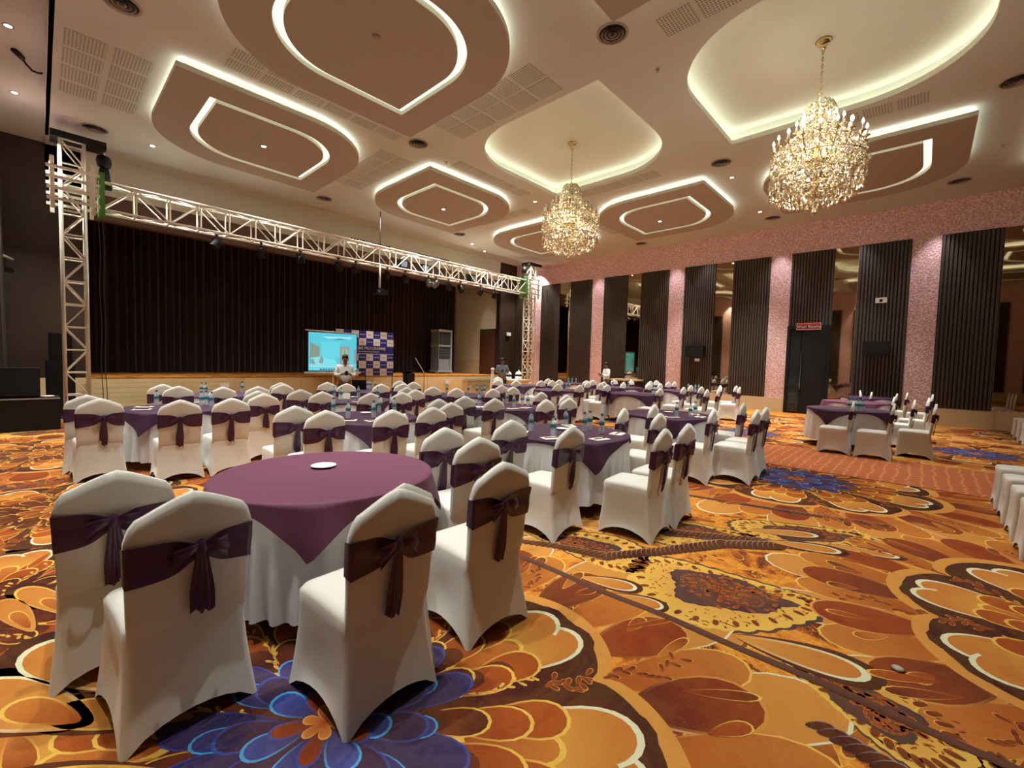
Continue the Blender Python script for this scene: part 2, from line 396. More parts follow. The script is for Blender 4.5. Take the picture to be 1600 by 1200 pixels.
# wall plane around the opening
XO0, XO1 = .95, 16.9
b = B(); b.box(XL, YS, STAGE_Z, XO0, YS+.25, 6.9); sl = S('wall_stage_left', b, MT['darkwood'])
b = B(); b.box(XO1, YS, 0, XW, YS+.25, 6.9); sr = S('wall_stage_right', b, MT['darkwood'])
for i in range(1, 3):
    b = B(); xx = XO1+i*.43; b.box(xx-.004, YS-.006, 0, xx+.004, YS+.002, 6.6); S('panel_joint', b, MT['slatback'], sr)
b = B(); b.box(XO1-.02, YS-.03, STAGE_Z, XO1+.07, YS+.05, 6.5); S('corner_strip', b, MT['slatback'], sr)
b = B(); b.box(.2, YS, 5.85, XO1, YS+.25, 6.9); S('wall_stage_header', b, MT['white'])
b = B(); b.box(XO0, YS+.02, 5.15, XO1, YS+.27, 5.85); S('trim_4', b, mat('brown_fascia', (.13, .075, .05), .6))
b = B(); b.box(XO1, YS+.2, STAGE_Z, XO1+.2, CURT_Y+.8, 6.4); ws = S('wall_stage_side', b, MT['white'])
b = B(); b.box(XO1-.02, YS+.26, STAGE_Z, XO1, CURT_Y-.1, 1.62); S('wainscot', b, MT['stone'], ws)
b = B(); b.box(XO0-.2, YS+.2, STAGE_Z, XO0, CURT_Y+.8, 6.4); S('wall_stage_wing', b, MT['darkwood'])
b = B(); b.box(XO0-.2, CURT_Y+.6, 0, XO1+.2, CURT_Y+.8, 6.9); S('wall_stage_back', b, MT['darkwood'])
b = B(); b.box(XO0-.2, YS+.27, 6.38, XO1+.2, CURT_Y+.8, 6.5); S('trim_5', b, MT['slatback'])
b = B(); b.box(XO1-.05, 17.0, STAGE_Z, XO1-.005, 18.25, 3.3); dd = S('door_2', b, MT['darkwood'])
b = B(); b.box(XO1-.065, 17.05, STAGE_Z+.03, XO1-.05, 18.2, 3.25); S('door_leaf', b, mat('walnut_door', (.09, .04, .022), .4, var=.3, scale=5, stretch=(4, 4, .5)), dd)
b = B(); b.tube((XO1-.10, 18.1, 1.9), (XO1-.10, 17.85, 1.9), .014); S('door_handle', b, MT['chrome'], dd)
# curtain, pleated
b = B(); b.smooth = True; n = 900; x0, x1 = XO0, XO1-.05
pts = []
for i in range(n+1):
    x = x0+(x1-x0)*i/n; ph = 2*PI*x/.23+1.1*math.sin(x*2.1)+.7*math.sin(x*5.3)
    pts.append((x, CURT_Y+.07*math.sin(ph)+.03*math.sin(ph*.37+1)))
vs = [(p[0], p[1], STAGE_Z+.01) for p in pts]+[(p[0], p[1]*1, 6.4) for p in pts]
b.add(vs, [(i, i+1, n+2+i, n+1+i) for i in range(n)])
b.link('stage_curtain', MT['curtain'], label='long dark maroon pleated curtain hanging across the back of the stage', cat='curtain')
# steps to the stage at the right
st = empty('stage_steps', (15.25, STAGE_Y-.03, 0), label='pale yellow wooden steps leading up to the right end of the stage', cat='steps')
for i in range(4):
    bb = B(); z1 = STAGE_Z-.02-.2*(i+1)+.0; y1 = -.30*i
    if z1 <= 0.02: break
    bb.box(-1.2+.0, -.30*(i+1), 0, 1.25, y1-.001, z1); bb.cur = 0; bb.box(-1.23, -.30*(i+1)-.02, z1-.03, 1.27, y1-.001, z1+.0)
    bb.link('step', MT['planks'], st)
# bare concrete strip in front of the left wall
b = B(); b.box(XL, 14.15, .001, 2.4, 16.38, .006); S('trim_6', b, MT['concrete'])
# plain rust coloured runner across the hall
b = B(); b.box(8.05, -5.5, .004, 10.15, 3.1, .010); b.link('carpet_runner', MT['runner'], label='plain rust coloured carpet runner with small lattice pattern beside the right hand tables', cat='carpet')

# ---- ceiling fittings
def vent(x, y, z=CH, r=.24):
    t = empty('ceiling_vent', (x, y, z))
    bb = B(); bb.smooth = True; bb.lathe([(r, -.003), (r, -.012), (r-.03, -.02), (r-.04, -.004)], 28, cap=False); bb.link('rim', MT['vent'], t)
    bb = B(); bb.lathe([(r-.04, -.002), (.0, -.002)], 28, cap=False); bb.link('throat', MT['ventdark'], t)
    for k in range(3):
        bb = B(); rr = r-.07-k*.055; bb.smooth = True; bb.lathe([(rr, -.022), (rr-.022, -.004), (rr-.028, -.004), (rr-.006, -.024)], 24, cap=False); bb.link('cone_ring', MT['vent'], t)
    return t
VENTS = [(6.08, 3.76, 'at top centre between the glowing wells'), (6.16, 8.95, 'just left of the middle chandelier well'), (.96, 14.06, 'above the left truss tower'),
         (.92, 8.8, 'at the top left edge of the picture'), (11.61, 3.95, 'between the two chandeliers'), (11.55, -.9, 'at the far right edge of the picture'), (6.32, 14.29, 'above the left half of the stage truss'),
         (11.6, 13.9, 'above the right half of the stage truss'), (17.2, 8.9, 'near the pink wall beyond the middle chandelier'), (16.9, 4.0, 'near the pink wall between the chandeliers'), (16.6, -.4, 'near the pink wall at the right')]
for x, y, d_ in VENTS:
    t = vent(x, y); t['label'] = 'round ceiling air diffuser with concentric rings '+d_; t['category'] = 'air vent'
DL = [(3.65, 11.45, 6.38, 'in the middle of the left glowing ceiling panel'), (8.95, 11.55, 6.38, 'in the middle of the ceiling panel over the stage front'), (14.3, 6.75, 6.38, 'in the middle of the ceiling panel right of the small chandelier'),
      (14.4, 11.8, 6.38, 'in the middle of the farthest ceiling panel'), (14.05, 1.5, 6.38, 'in the ceiling panel behind the large chandelier'), (2.0, 14.1, CH, 'beside the left truss tower'), (9.95, 13.5, CH, 'in front of the middle of the truss'),
      (12.9, 14.6, CH, 'over the right part of the truss, upper'), (14.1, 15.1, CH, 'over the right part of the truss, lower'), (17.75, 15.2, CH, 'above the right truss tower'), (10.75, 9.24, CH, 'left of the small chandelier'),
      (16.0, 4.16, CH, 'right of the far ceiling panel'), (12.68, 4.02, CH, 'between the chandeliers'), (-.24, 11.3, CH2, 'upper of the two at the left edge'), (-.24, 14.07, CH2, 'lower of the two at the left edge')]
for y in (8.5, 5.75, 3.0): DL.append((-.24, y, CH2, 'outside the frame along the left wall, '+('farthest', 'middle', 'nearest')[(8.5, 5.75, 3.0).index(y)]))
for x, y, z, d_ in DL:
    t = empty('ceiling_downlight', (x, y, z), label='small bright ceiling downlight '+d_, cat='downlight')
    bb = B(); bb.lathe([(.07, 0), (.07, -.012), (.05, -.012), (.045, -.002)], 20, cap=False); bb.link('rim', MT['vent'], t)
    bb = B(); bb.lathe([(.046, -.006), (0, -.008)], 16, cap=False); bb.link('lamp', MT['led'], t)
for x, y in ((4.0, 3.0), (7.3, 3.6), (11.7, 2.6), (3.0, 8.7), (7.2, 9.2), (14.6, -1.0)):
    bb = B(); bb.lathe([(.035, 0), (.035, -.01), (.012, -.012), (.012, -.045), (.03, -.05)], 12, c=(x, y, CH)); bb.link('sprinkler_head', MT['vent'], label='tiny ceiling sprinkler head', cat='sprinkler', group='ceiling sprinkler heads')
bb = B(); bb.lathe([(.06, 0), (.06, -.02), (.03, -.03)], 14, c=(3.56, 6.29, 6.38)); bb.link('smoke_detector', MT['vent'], label='small dark smoke detector in the large ceiling panel at top left', cat='smoke detector')
# lights of the downlights and of added fill spots, ceiling height, pointing down
def spot(x, y, z, w_, ang=84, blend=.45, col=(.98, 1, .93), rad=.045):
    l = bpy.data.lights.new('downlight_and_fill_spot', 'SPOT'); l.energy = w_; l.spot_size = math.radians(ang); l.spot_blend = blend; l.color = col; l.shadow_soft_size = rad
    o = bpy.data.objects.new('downlight_and_fill_spot', l); COL.objects.link(o); o.location = (x, y, z); return o
for x, y, z, d_ in DL: spot(x, y, z-.03, SPOT_W, 66 if y < 12 else 92)
for i, x in enumerate((.9, 3.65, 6.3, 8.87, 11.5, 14.05, 16.6)):  # added grid of steep fill spots, no fixtures modelled for them
    for y in (1.95, 4.6, 7.2, 9.9):
        zc = 6.9 if i == 3 and y < 8.6 else CH-.26 if i in (1, 5) or (i == 3 and y > 9) else CH-.03
        spot(x, y, zc, SPOT_W*.92, 64, .55)
for x in (4.2, 8.2, 12.4, 15.6): spot(x, 13.75, CH-.03, SPOT_W*.5, 120)  # wide spots added to brighten the truss and the white stage header
for x in (6.3, 11.5): spot(x, -.6, CH-.03, SPOT_W*.8, 70)
# wall washers: short hot pools on the pink wall
for y in (-.1, 1.75, 3.95, 6.45, 7.75, 11.45, 15.2):
    o = spot(XW-.45, y, CH-.04, 110, 58, .5, (.95, .93, 1)); o.rotation_euler = (0, math.radians(4), 0)
o = spot(16.35, 17.75, 6.3, 60, 60, .5, (1, .96, .85)); o.rotation_euler = (0, math.radians(12), 0)
# ================================================================ PRINTED CARPET (crisp vector print, layered hair thin on the floor)
class Print:
    def __init__(s): s.v = []; s.f = []; s.c = []
    def petal(s, x, y, a, L, W, c0, c1, co=None, ow=.10, z=.0005, shape=.35, n=22):
        ca, sa = math.cos(a), math.sin(a); base = len(s.v)
        def pt(th, k):
            px = L*(.5-.5*math.cos(th)); py = W*math.sin(th)*(shape+(1-shape)*px/L)
            cx_ = L*.60; px = cx_+(px-cx_)*k; py *= k
            return (x+px*ca-py*sa, y+px*sa+py*ca, z), max(0, min(1, px/L))
        def mixc(a_, b_, t): return tuple(a_[i]+(b_[i]-a_[i])*t for i in range(3))+(1,)
        q, t = pt(0, 0); s.v.append(q); s.c.append(mixc(c0, c1, .55))
        ks = (.5, 1.0) if co is None else (.5, 1-ow)
        for k in ks:
            for i in range(n):
                q, t = pt(2*PI*i/n, k); s.v.append(q); s.c.append(mixc(c0, c1, t))
        for i in range(n):
            j = (i+1) % n; s.f.append((base, base+1+i, base+1+j)); s.f.append((base+1+i, base+1+n+i, base+1+n+j, base+1+j))
        if co is not None:
            b2 = len(s.v)
            for k in (1-ow, 1.0):
                for i in range(n):
                    q, t = pt(2*PI*i/n, k); s.v.append(q); s.c.append(mixc(c0, co, min(1, max(0, t*1.5-.15))))
            for i in range(n):
                j = (i+1) % n; s.f.append((b2+i, b2+n+i, b2+n+j, b2+j))
    def blob(s, pts, cin, cout, z, c=None, co=None, ow=.06):
        base = len(s.v); n = len(pts)
        cx = sum(p[0] for p in pts)/n if c is None else c[0]; cy = sum(p[1] for p in pts)/n if c is None else c[1]
        s.v.append((cx, cy, z)); s.c.append(cin+(1,))
        k1 = 1-(ow if co else 0)
        for k, cc in ((.6, tuple((cin[i]+cout[i])/2 for i in range(3))), (k1, cout)):
            for p in pts: s.v.append((cx+(p[0]-cx)*k, cy+(p[1]-cy)*k, z)); s.c.append(cc+(1,))
        for i in range(n):
            j = (i+1) % n; s.f.append((base, base+1+i, base+1+j)); s.f.append((base+1+i, base+1+n+i, base+1+n+j, base+1+j))
        if co:
            b2 = len(s.v)
            for k in (k1, 1):
                for p in pts: s.v.append((cx+(p[0]-cx)*k, cy+(p[1]-cy)*k, z)); s.c.append(co+(1,))
            for i in range(n):
                j = (i+1) % n; s.f.append((b2+i, b2+n+i, b2+n+j, b2+j))
    def link(s, name):
        me = bpy.data.meshes.new(name); me.from_pydata(s.v, [], s.f); me.materials.append(MT['motif'])
        at = me.color_attributes.new('Col', 'FLOAT_COLOR', 'POINT'); at.data.foreach_set('color', [q for c in s.c for q in c])
        me.update(); o = link(name, me, floor, kind='stuff'); return o
GOLD, YEL, CREAM, ORG, RUST, RED, MAR, DRK = (.53, .24, .050), (.66, .41, .075), (.62, .62, .42), (.44, .15, .028), (.30, .062, .011), (.21, .032, .009), (.085, .016, .010), (.026, .008, .008)
NAVY, BLUE, SKY = (.010, .016, .07), (.012, .055, .26), (.03, .30, .62)
PR = Print()
def veins(x, y, a, L, w_, z, rnd):
    n = int(L/.035)
    for i in range(n):
        t = i/n; d = t*L; off = .02*math.sin(t*9+a*3)
        PR.petal(x+d*math.cos(a)-off*math.sin(a), y+d*math.sin(a)+off*math.cos(a), a+rnd.uniform(-1.1, 1.1), .055, .012, GOLD, YEL, None, z=z, n=8)
def rosette(cx, cy, s, rot, rnd, blue=True, ns=8):
    # outer pale lobes
    def ringp(n, r0, L, W, c0, c1, co, ow, z, jit=.0, ph=0, shape=.35, nn=20):
        for i in range(n):
            a = rot+2*PI*(i+ph)/n+rnd.uniform(-jit, jit)
            PR.petal(cx+s*r0*math.cos(a), cy+s*r0*math.sin(a), a, s*L*rnd.uniform(.94, 1.06), s*W, c0, c1, co, ow, z+.00010*(i/n), shape, nn)
    ringp(ns*2, 1.25, 1.05, .30, ORG, GOLD, CREAM, .05, .00050, .03, .5)
    ringp(ns*2, 1.25, .80, .22, RUST, ORG, YEL, .05, .00065, .03)
    ringp(ns, 1.35, .62, .22, RED, RED, GOLD, .07, .00080, .03, .25, .6)
    ringp(ns, 1.35, .62, .22, MAR, RED, GOLD, .07, .00081, .03, .75, .6)
    # scalloped dark collar with an orange rim
    for R, ci, co_, z in ((1.50, ORG, GOLD, .00095), (1.41, MAR, DRK, .00105)):
        pts = []
        for i in range(180):
            a = 2*PI*i/180; q = abs(math.sin((a)*ns/2)); r = s*R*(.88+.12*q**.6)*(1+.02*math.sin(3*a+rot)); pts.append((cx+r*math.cos(a+rot), cy+r*math.sin(a+rot)))
        PR.blob(pts, ci, co_, z, (cx, cy))
    # heart: two lobes side by side pointing outward
    for i in range(ns):
        a = rot+2*PI*(i+.5)/ns
        for sd in (-1, 1):
            aa = a+sd*.085; bx, by = cx+s*.55*math.cos(a), cy+s*.55*math.sin(a)
            PR.petal(bx, by, a+sd*.16, s*.86, s*.27, MAR, DRK, None, z=.00112+sd*.00001, shape=.3)
        for sd in (-1, 1):
            bx, by = cx+s*.55*math.cos(a), cy+s*.55*math.sin(a)
            PR.petal(bx, by, a+sd*.15, s*.80, s*.225, GOLD, ORG, CREAM, .10, .00120+sd*.00001, .3, 28)
        for sd in (-1, 1):
            bx, by = cx+s*.55*math.cos(a), cy+s*.55*math.sin(a)
            PR.petal(bx, by, a+sd*.13, s*.68, s*.17, YEL, ORG, None, z=.00126+sd*.00001, shape=.3)
        PR.petal(cx+s*.6*math.cos(a), cy+s*.6*math.sin(a), a, s*.42, s*.12, RUST, ORG, YEL, .16, .00132, .4)
    # scales
    for r0, L, W, k, z in ((.62, .44, .15, 2, .00140), (.46, .42, .13, 2, .00152), (.32, .38, .11, 1.6, .00164)):
        n = int(ns*k); ringp(n, r0, L, W, RED if r0 < .6 else RUST, DRK if r0 < .4 else RUST, YEL, .10, z, .04, .5*(r0 > .4))
        ringp(n, r0, L*.6, W*.7, DRK, MAR, None, 0, z+.00004, .02, .5*(r0 > .4))
    for i in range(ns): veins(cx+s*.22*math.cos(rot+2*PI*i/ns), cy+s*.22*math.sin(rot+2*PI*i/ns), rot+2*PI*i/ns+.1, s*.75, .02, .0018, rnd)
    if blue:
        ringp(ns+2, .14, .50, .13, NAVY, (.008, .02, .10), BLUE, .07, .00190, .08); ringp(ns+2, .20, .30, .085, NAVY, (.010, .03, .16), SKY, .10, .00202, .08, .3)
        ringp(ns, .10, .34, .11, (.02, .008, .03), NAVY, BLUE, .12, .00214, .1, .5); ringp(ns-2, .06, .24, .09, NAVY, BLUE, SKY, .14, .00226, .1)
        ringp(5, .02, .20, .06, MAR, RED, BLUE, .16, .00238, .1); ringp(6, .0, .10, .035, RED, ORG, GOLD, .2, .00244, .05)
    else:
        ringp(ns, .06, .30, .10, MAR, RUST, YEL, .16, .00190, .05); ringp(6, .0, .16, .06, RED, ORG, YEL, .2, .00202, .05)
def spiral(cx, cy, R, z, rnd, dark=True):
    a = rnd.uniform(0, 6); r = R; k = 0
    while r > R*.12:
        PR.petal(cx+r*math.cos(a), cy+r*math.sin(a), a+1.9, r*.42, r*.13, DRK if dark else RED, RUST, GOLD, .16, z+k*.000002, .5, 10)
        a += .36; r *= .963; k += 1
def lace(cx, cy, L, W, ang, rnd, dark=(.035, .028, .035)):
    pts = []; n = 150; ca, sa = math.cos(ang), math.sin(ang)
    def P(u, v): return (cx+u*ca-v*sa, cy+u*sa+v*ca)
    def shp(k, sc, sca):
        out = []
        for i in range(n):
            t = 2*PI*i/n; u = L*.5*math.cos(t)*k; v = W*.5*math.sin(t)*(1-.45*math.cos(t))*k+.10*W*math.cos(2*t)
            f = 1+sca*abs(math.sin(t*sc)); out.append(P(u*f, v*f))
        return out
    PR.blob(shp(1.06, 17, .05), (.12, .04, .02), (.05, .035, .035), .00055, P(0, 0))
    PR.blob(shp(1.0, 17, .05), GOLD, YEL, .00065, P(0, 0), YEL, .02)
    for i in range(int(150*L)):
        t = rnd.uniform(0, 2*PI); k = rnd.uniform(.5, .98)
        x, y = P(L*.5*math.cos(t)*k, W*.5*math.sin(t)*(1-.45*math.cos(t))*k+.1*W*math.cos(2*t))
        PR.petal(x, y, rnd.uniform(0, 6.3), rnd.uniform(.015, .05), .008, RUST, MAR if k > .8 else RUST, None, z=.00075, n=7)
    for i in range(30):
        t = 2*PI*i/30; x, y = P(L*.5*math.cos(t)*.93, W*.5*math.sin(t)*(1-.45*math.cos(t))*.93+.1*W*math.cos(2*t))
        PR.petal(x, y, ang+t+PI, .075, .026, MAR, RED, YEL, .2, .0008, .7, 10)
    out = []
    for i in range(90):
        t = 2*PI*i/90; k = .60*(1+.10*math.sin(5*t+1)+.05*abs(math.sin(13*t)))
        out.append(P(L*.5*math.cos(t)*k+.04*L, W*.5*math.sin(t)*(1-.45*math.cos(t))*k))
    PR.blob(out, (.11, .03, .02), dark, .0009, P(.04*L, 0))
    for u, v, r in ((-.12, .08, .17), (.14, -.05, .15), (.02, -.16, .09), (.25, .10, .08)):
        x, y = P(u*L, v*W); spiral(x, y, r*W*1.2, .0010, rnd, rnd.random() < .5)
    for i in range(50):
        t = rnd.uniform(0, 2*PI); k = rnd.uniform(.1, .55); x, y = P(L*.5*math.cos(t)*k+.04*L, W*.5*math.sin(t)*k)
        PR.petal(x, y, rnd.uniform(0, 6.3), rnd.uniform(.03, .08), .018, RED, RUST, ORG, .22, .00108, .5, 9)
def feather(pts, w0, w1, rnd, c0=DRK, c1=MAR, co=(.30, .22, .12)):
    """row of overlapping scales along a polyline"""
    seg = []
    for a, b_ in zip(pts, pts[1:]):
        d = math.hypot(b_[0]-a[0], b_[1]-a[1]); m = max(1, int(d/.045))
        for i in range(m): seg.append((a[0]+(b_[0]-a[0])*i/m, a[1]+(b_[1]-a[1])*i/m, math.atan2(b_[1]-a[1], b_[0]-a[0])))
    N_ = len(seg)
    for i, (x, y, a) in enumerate(seg):
        t = i/N_; w_ = w0+(w1-w0)*t
        PR.petal(x, y, a+.9, w_*1.3, w_*.42, c0, c1, co, .14, .0012+i*.000002, .5, 12)
rc = random.Random(3)
# rosettes where the photograph shows them, the rest continues the repeat of the carpet
ROS = [(.80, 1.78, 1.0, .12, True), (4.15, -1.35, 1.0, .40, True), (7.3, 1.25, 1.05, .0, True), (-.35, 3.9, .8, .3, False), (.1, 6.1, .8, .2, False),
       (11.6, 3.0, 1.0, .3, True), (12.4, -.8, 1.0, .6, True), (15.2, 1.9, 1.0, .1, True), (4.0, 4.1, .9, .2, False), (7.6, 4.9, 1.0, .5, True), (11.0, 6.0, .9, .1, True), (8.6, 8.3, 1.0, .4, False),
       (.0, 9.6, 1.0, .3, False), (5.2, 12.2, 1.0, .3, False), (14.8, 5.0, .9, .2, True), (2.0, 12.6, 1.0, .6, True), (.3, -1.4, 1.0, .3, True), (7.4, -2.9, 1.0, .5, True), (9.2, 12.4, 1.0, .2, False), (16.4, -2.4, 1, 0, False)]
for x, y, s_, r_, bl in ROS: rosette(x, y, s_, r_, rc, bl, 9)
for x, y, L, W, a in ((3.2, .95, 1.25, .80, -1.2), (4.15, 1.55, 1.15, .62, -1.1), (3.15, 2.0, 1.0, .55, 1.7), (4.9, .75, 1.2, .62, -.9), (.0, 4.85, 1.0, .6, .2), (-.05, 7.4, 1.1, .6, .1), (2.6, .1, .7, .45, 1.2), (2.4, -.5, .7, .5, .6),
                      (9.9, 4.6, 1.3, .7, .5), (13.4, 1.4, 1.2, .7, 1.0), (10.6, -2.0, 1.2, .7, .3), (12.9, 4.2, 1.2, .7, 0), (.0, 12.0, 1.3, .8, .4), (16.3, 3.6, 1.3, .7, .3), (8.8, 10.3, 1.3, .7, .2), (5.9, -2.6, 1.2, .7, .9), (5.3, 2.9, 1.2, .6, .3)):
    lace(x, y, L, W, a, rc)
feather([(2.75, 2.5), (2.9, 2.2), (3.05, 1.75), (3.5, 1.45), (4.0, 1.15), (4.3, .8)], .10, .20, rc)
feather([(3.6, 2.2), (3.8, 1.9), (4.3, 1.0), (4.45, .6)], .09, .18, rc)
feather([(5.3, 2.9), (5.2, 2.2), (5.35, 1.6), (5.5, .9), (5.7, .2)], .08, .13, rc)
feather([(2.25, .30), (2.15, -.1), (2.2, -.5)], .10, .17, rc, co=(.2, .2, .2))
for (x, y, a, L, W) in ((4.45, .95, -1.2, .55, .12), (4.62, 1.15, -1.0, .6, .11), (2.72, .72, -1.35, .62, .15), (2.66, 1.75, -1.2, .4, .10), (2.62, 1.45, -1.3, .32, .09), (4.75, .55, -1.3, .5, .10)):
    PR.petal(x, y, a, L*1.1, W*1.35, MAR, DRK, None, z=.0016, shape=.4); PR.petal(x, y, a, L, W, GOLD, ORG, CREAM, .16, .0017, .4, 26)
for (x, y, a, L, W, co) in ((.30, 2.55, 1.98, .85, .20, CREAM), (.12, 2.45, 2.12, .80, .19, CREAM), (.42, 2.2, 2.3, .62, .12, YEL), (.30, 1.95, 2.5, .60, .12, YEL), (.12, 3.55, 1.9, .7, .10, YEL), (-.05, 3.5, 1.8, .6, .09, GOLD),
                            (.1, 1.75, 2.8, .55, .13, YEL), (.2, 1.5, 3.1, .5, .12, YEL)):
    PR.petal(x, y, a, L*1.12, W*1.3, MAR, DRK, None, z=.0024, shape=.4); PR.petal(x, y, a, L, W, GOLD, ORG, co, .11, .00245, .4, 26); PR.petal(x+.06*math.cos(a), y+.06*math.sin(a), a, L*.5, W*.5, RUST, ORG, YEL, .14, .0025, .4)
# scattered ovals and red-brown tangles fill the ground between the rosettes
for i in range(1500):
    x = rc.uniform(-.5, 18); y = rc.uniform(-3, 14)
    if i < 700: x = rc.uniform(-.5, 8); y = rc.uniform(-1.6, 4.5)
    k = rc.random(); a = rc.uniform(0, 6.3)
    if k < .55: PR.petal(x, y, a, rc.uniform(.12, .34), rc.uniform(.035, .09), RUST if rc.random() < .5 else ORG, GOLD if rc.random() < .4 else RED, YEL, .12, .00030+rc.random()*.0001, .4, 14)
    elif k < .8:
        for j in range(10): PR.petal(x+rc.gauss(0, .06), y+rc.gauss(0, .06), rc.uniform(0, 6.3), .06, .018, MAR, RED, GOLD, .2, .00042+j*.000004, .5, 8)
    else: veins(x, y, a, rc.uniform(.3, .9), .02, .00046, rc)
for cx, cy, s_, r_, bl in ROS:
    for i in range(9):
        a = r_+2*PI*i/9
        for rr, L in ((1.28, .50), (.98, .24)):
            for j in range(14):
                q = j/14; PR.petal(cx+s_*(rr+L*q)*math.cos(a+.03*math.sin(9*q)), cy+s_*(rr+L*q)*math.sin(a+.03*math.sin(9*q)), a+rc.uniform(-1.3, 1.3), .07, .02, RED, MAR, GOLD, .22, .00225+j*.000008+i*.000001, .5, 8)
        for j in range(5):
            aa = a+rc.uniform(-.3, .3); PR.petal(cx+s_*1.62*math.cos(aa), cy+s_*1.62*math.sin(aa), aa+rc.uniform(-.4, .4), rc.uniform(.15, .4), rc.uniform(.03, .07), rc.choice((RUST, RED, ORG)), rc.choice((RED, MAR, RUST)), YEL, .12, .0021+rc.random()*.00012, .4, 14)
pr = PR.link('printed_motifs')
# seam between two carpet rolls: the edge of one roll lifts a little, in waves
b = B(); b.smooth = True; rows = []
for i in range(160):
    y = -2.2+i*.035; w_ = .006+.007*max(0, math.sin(y*3.1+1))+.004*math.sin(y*9); x = 2.585+.012*math.sin(y*2.3)+.006*math.sin(y*7)
    rows.append([(x-.004-w_*.6, y, .0026), (x, y, .005+w_*.55), (x+.012, y, .004+w_*.4), (x+.05, y, .0027)])
b.add([p for r in rows for p in r], [(4*i+j, 4*i+j+1, 4*i+j+5, 4*i+j+4) for i in range(159) for j in range(3)])
b.link('carpet_seam', mat('seam_edge', (.10, .035, .018), .95), floor)
b = B(); b.smooth = True; b.lathe([(.02, 0), (.03, .006), (.02, .014), (.008, .016)], 9, c=(3.02, .02, .003)); b.link('crumpled_wrapper', MT['vent'], label='small crumpled grey wrapper dropped on the carpet in the right foreground', cat='litter')
# ================================================================ CHAIRS (built once, then copied)
def rrect(hx, hy, r, n=5):
    p = []
    for (cx, cy, a0) in ((hx-r, hy-r, 0), (-hx+r, hy-r, 90), (-hx+r, -hy+r, 180), (hx-r, -hy+r, 270)):
        for i in range(n+1):
            a = math.radians(a0+90*i/n); p.append((cx+r*math.cos(a), cy+r*math.sin(a)))
    return p
def seat_mesh():
    """stretch cover: seat, four pulled out feet, arched hems"""
    b = B(); b.smooth = True; n = 5; levels = []
    SEG = 8
    def ring(hx, hy, r, yo, zf, pinch=0):
        base = rrect(hx, hy, r, n); out = []; k = len(base)
        for i in range(k):
            p, q = base[i], base[(i+1) % k]
            m = SEG if (i % (n+1)) == n else 1
            for j in range(m):
                f = j/m; x = p[0]+(q[0]-p[0])*f; y = p[1]+(q[1]-p[1])*f
                e = 4*f*(1-f) if m > 1 else 0          # 0 at the corners, 1 mid side
                L = math.hypot(x, y) or 1
                rear = y < -hy+.012
                if not rear: x -= x/L*pinch*e; y -= y/L*pinch*e
                else: y -= .002*e
                out.append((x, y+yo, zf(e)))
        return out
    T = [0, .06, .16, .3, .46, .62, .78, .90]
    for t in T:
        hx = .243-.030*math.sin(t*PI/2); hy = .262-.038*math.sin(t*PI/2)
        levels.append(ring(hx, hy, .020+.03*t, .0+.012*t, lambda e, t=t: (.085*e**.75)*(1-t)**1.5+t*.44, pinch=.030*math.sin(PI*min(1, t*1.1+.12))*(1-t*.6)))
    levels.append(ring(.216, .226, .05, .012, lambda e: .455, .004)); levels.append(ring(.205, .215, .06, .012, lambda e: .476)); levels.append(ring(.17, .18, .08, .012, lambda e: .486))
    levels.append(ring(.08, .09, .05, .012, lambda e: .492))
    k = len(levels[0]); vs = [p for L in levels for p in L]
    fs = [(a*k+i, a*k+(i+1) % k, (a+1)*k+(i+1) % k, (a+1)*k+i) for a in range(len(levels)-1) for i in range(k)]
    fs.append(tuple(range((len(levels)-1)*k, len(levels)*k)))
    b.add(vs, fs)
    return b.mesh('seat_cover', MT['cloth'])
def back_y(z):
    if z < .47: return -.225+.030*((.47-z)/.09)**1.3
    return back_y0(z)
def back_y0(z):      # rear face of the back against height
    return -.225-.0*z-.055*max(0, (z-.42)/.57)**1.3 if z > .42 else -.225-.022*(1-z/.42)
def back_w(z): return .206+.012*(z-.42)/.4
def back_mesh():
    b = B(); b.smooth = True; th = .046
    zs = [.38, .42, .5, .58, .66, .74, .80, .845]
    NX = 16; grid = []
    def top(u):      # outline height for u in -1..1
        a = abs(u); return .990-.105*a**1.25 if a < .8 else .990-.105*.8**1.25-.16*((a-.8)/.2)**2.2*.55
    rows = 12
    for side in (0, 1):
        g = []
        for r in range(rows+1):
            row = []
            for i in range(NX+1):
                u = -1+2*i/NX; us = math.sin(u*PI/2)
                z = .38+(top(us)-.38)*(r/rows)
                w_ = back_w(min(z, .86)); x = us*w_
                edge = max(abs(us), 0)**10; rt = (r/rows)**14
                soft = max(edge, rt)
                yb = back_y(z)
                y = yb+soft*th*.16 if side == 0 else yb+th-soft*th*.16
                row.append((x, y, z))
            g.append(row)
        grid.append(g)
    vs = []; idx = {}
    for s_ in (0, 1):
        for r in range(rows+1):
            for i in range(NX+1): idx[(s_, r, i)] = len(vs); vs.append(grid[s_][r][i])
    fs = []
    for r in range(rows):
        for i in range(NX):
            fs.append((idx[0, r, i], idx[0, r, i+1], idx[0, r+1, i+1], idx[0, r+1, i]))
            fs.append((idx[1, r, i+1], idx[1, r, i], idx[1, r+1, i], idx[1, r+1, i+1]))
        fs.append((idx[0, r, 0], idx[0, r+1, 0], idx[1, r+1, 0], idx[1, r, 0])); fs.append((idx[0, r+1, NX], idx[0, r, NX], idx[1, r, NX], idx[1, r+1, NX]))
    for i in range(NX): fs.append((idx[0, rows, i], idx[0, rows, i+1], idx[1, rows, i+1], idx[1, rows, i]))
    b.add(vs, fs)
    return b.mesh('back_cover', MT['cloth'])
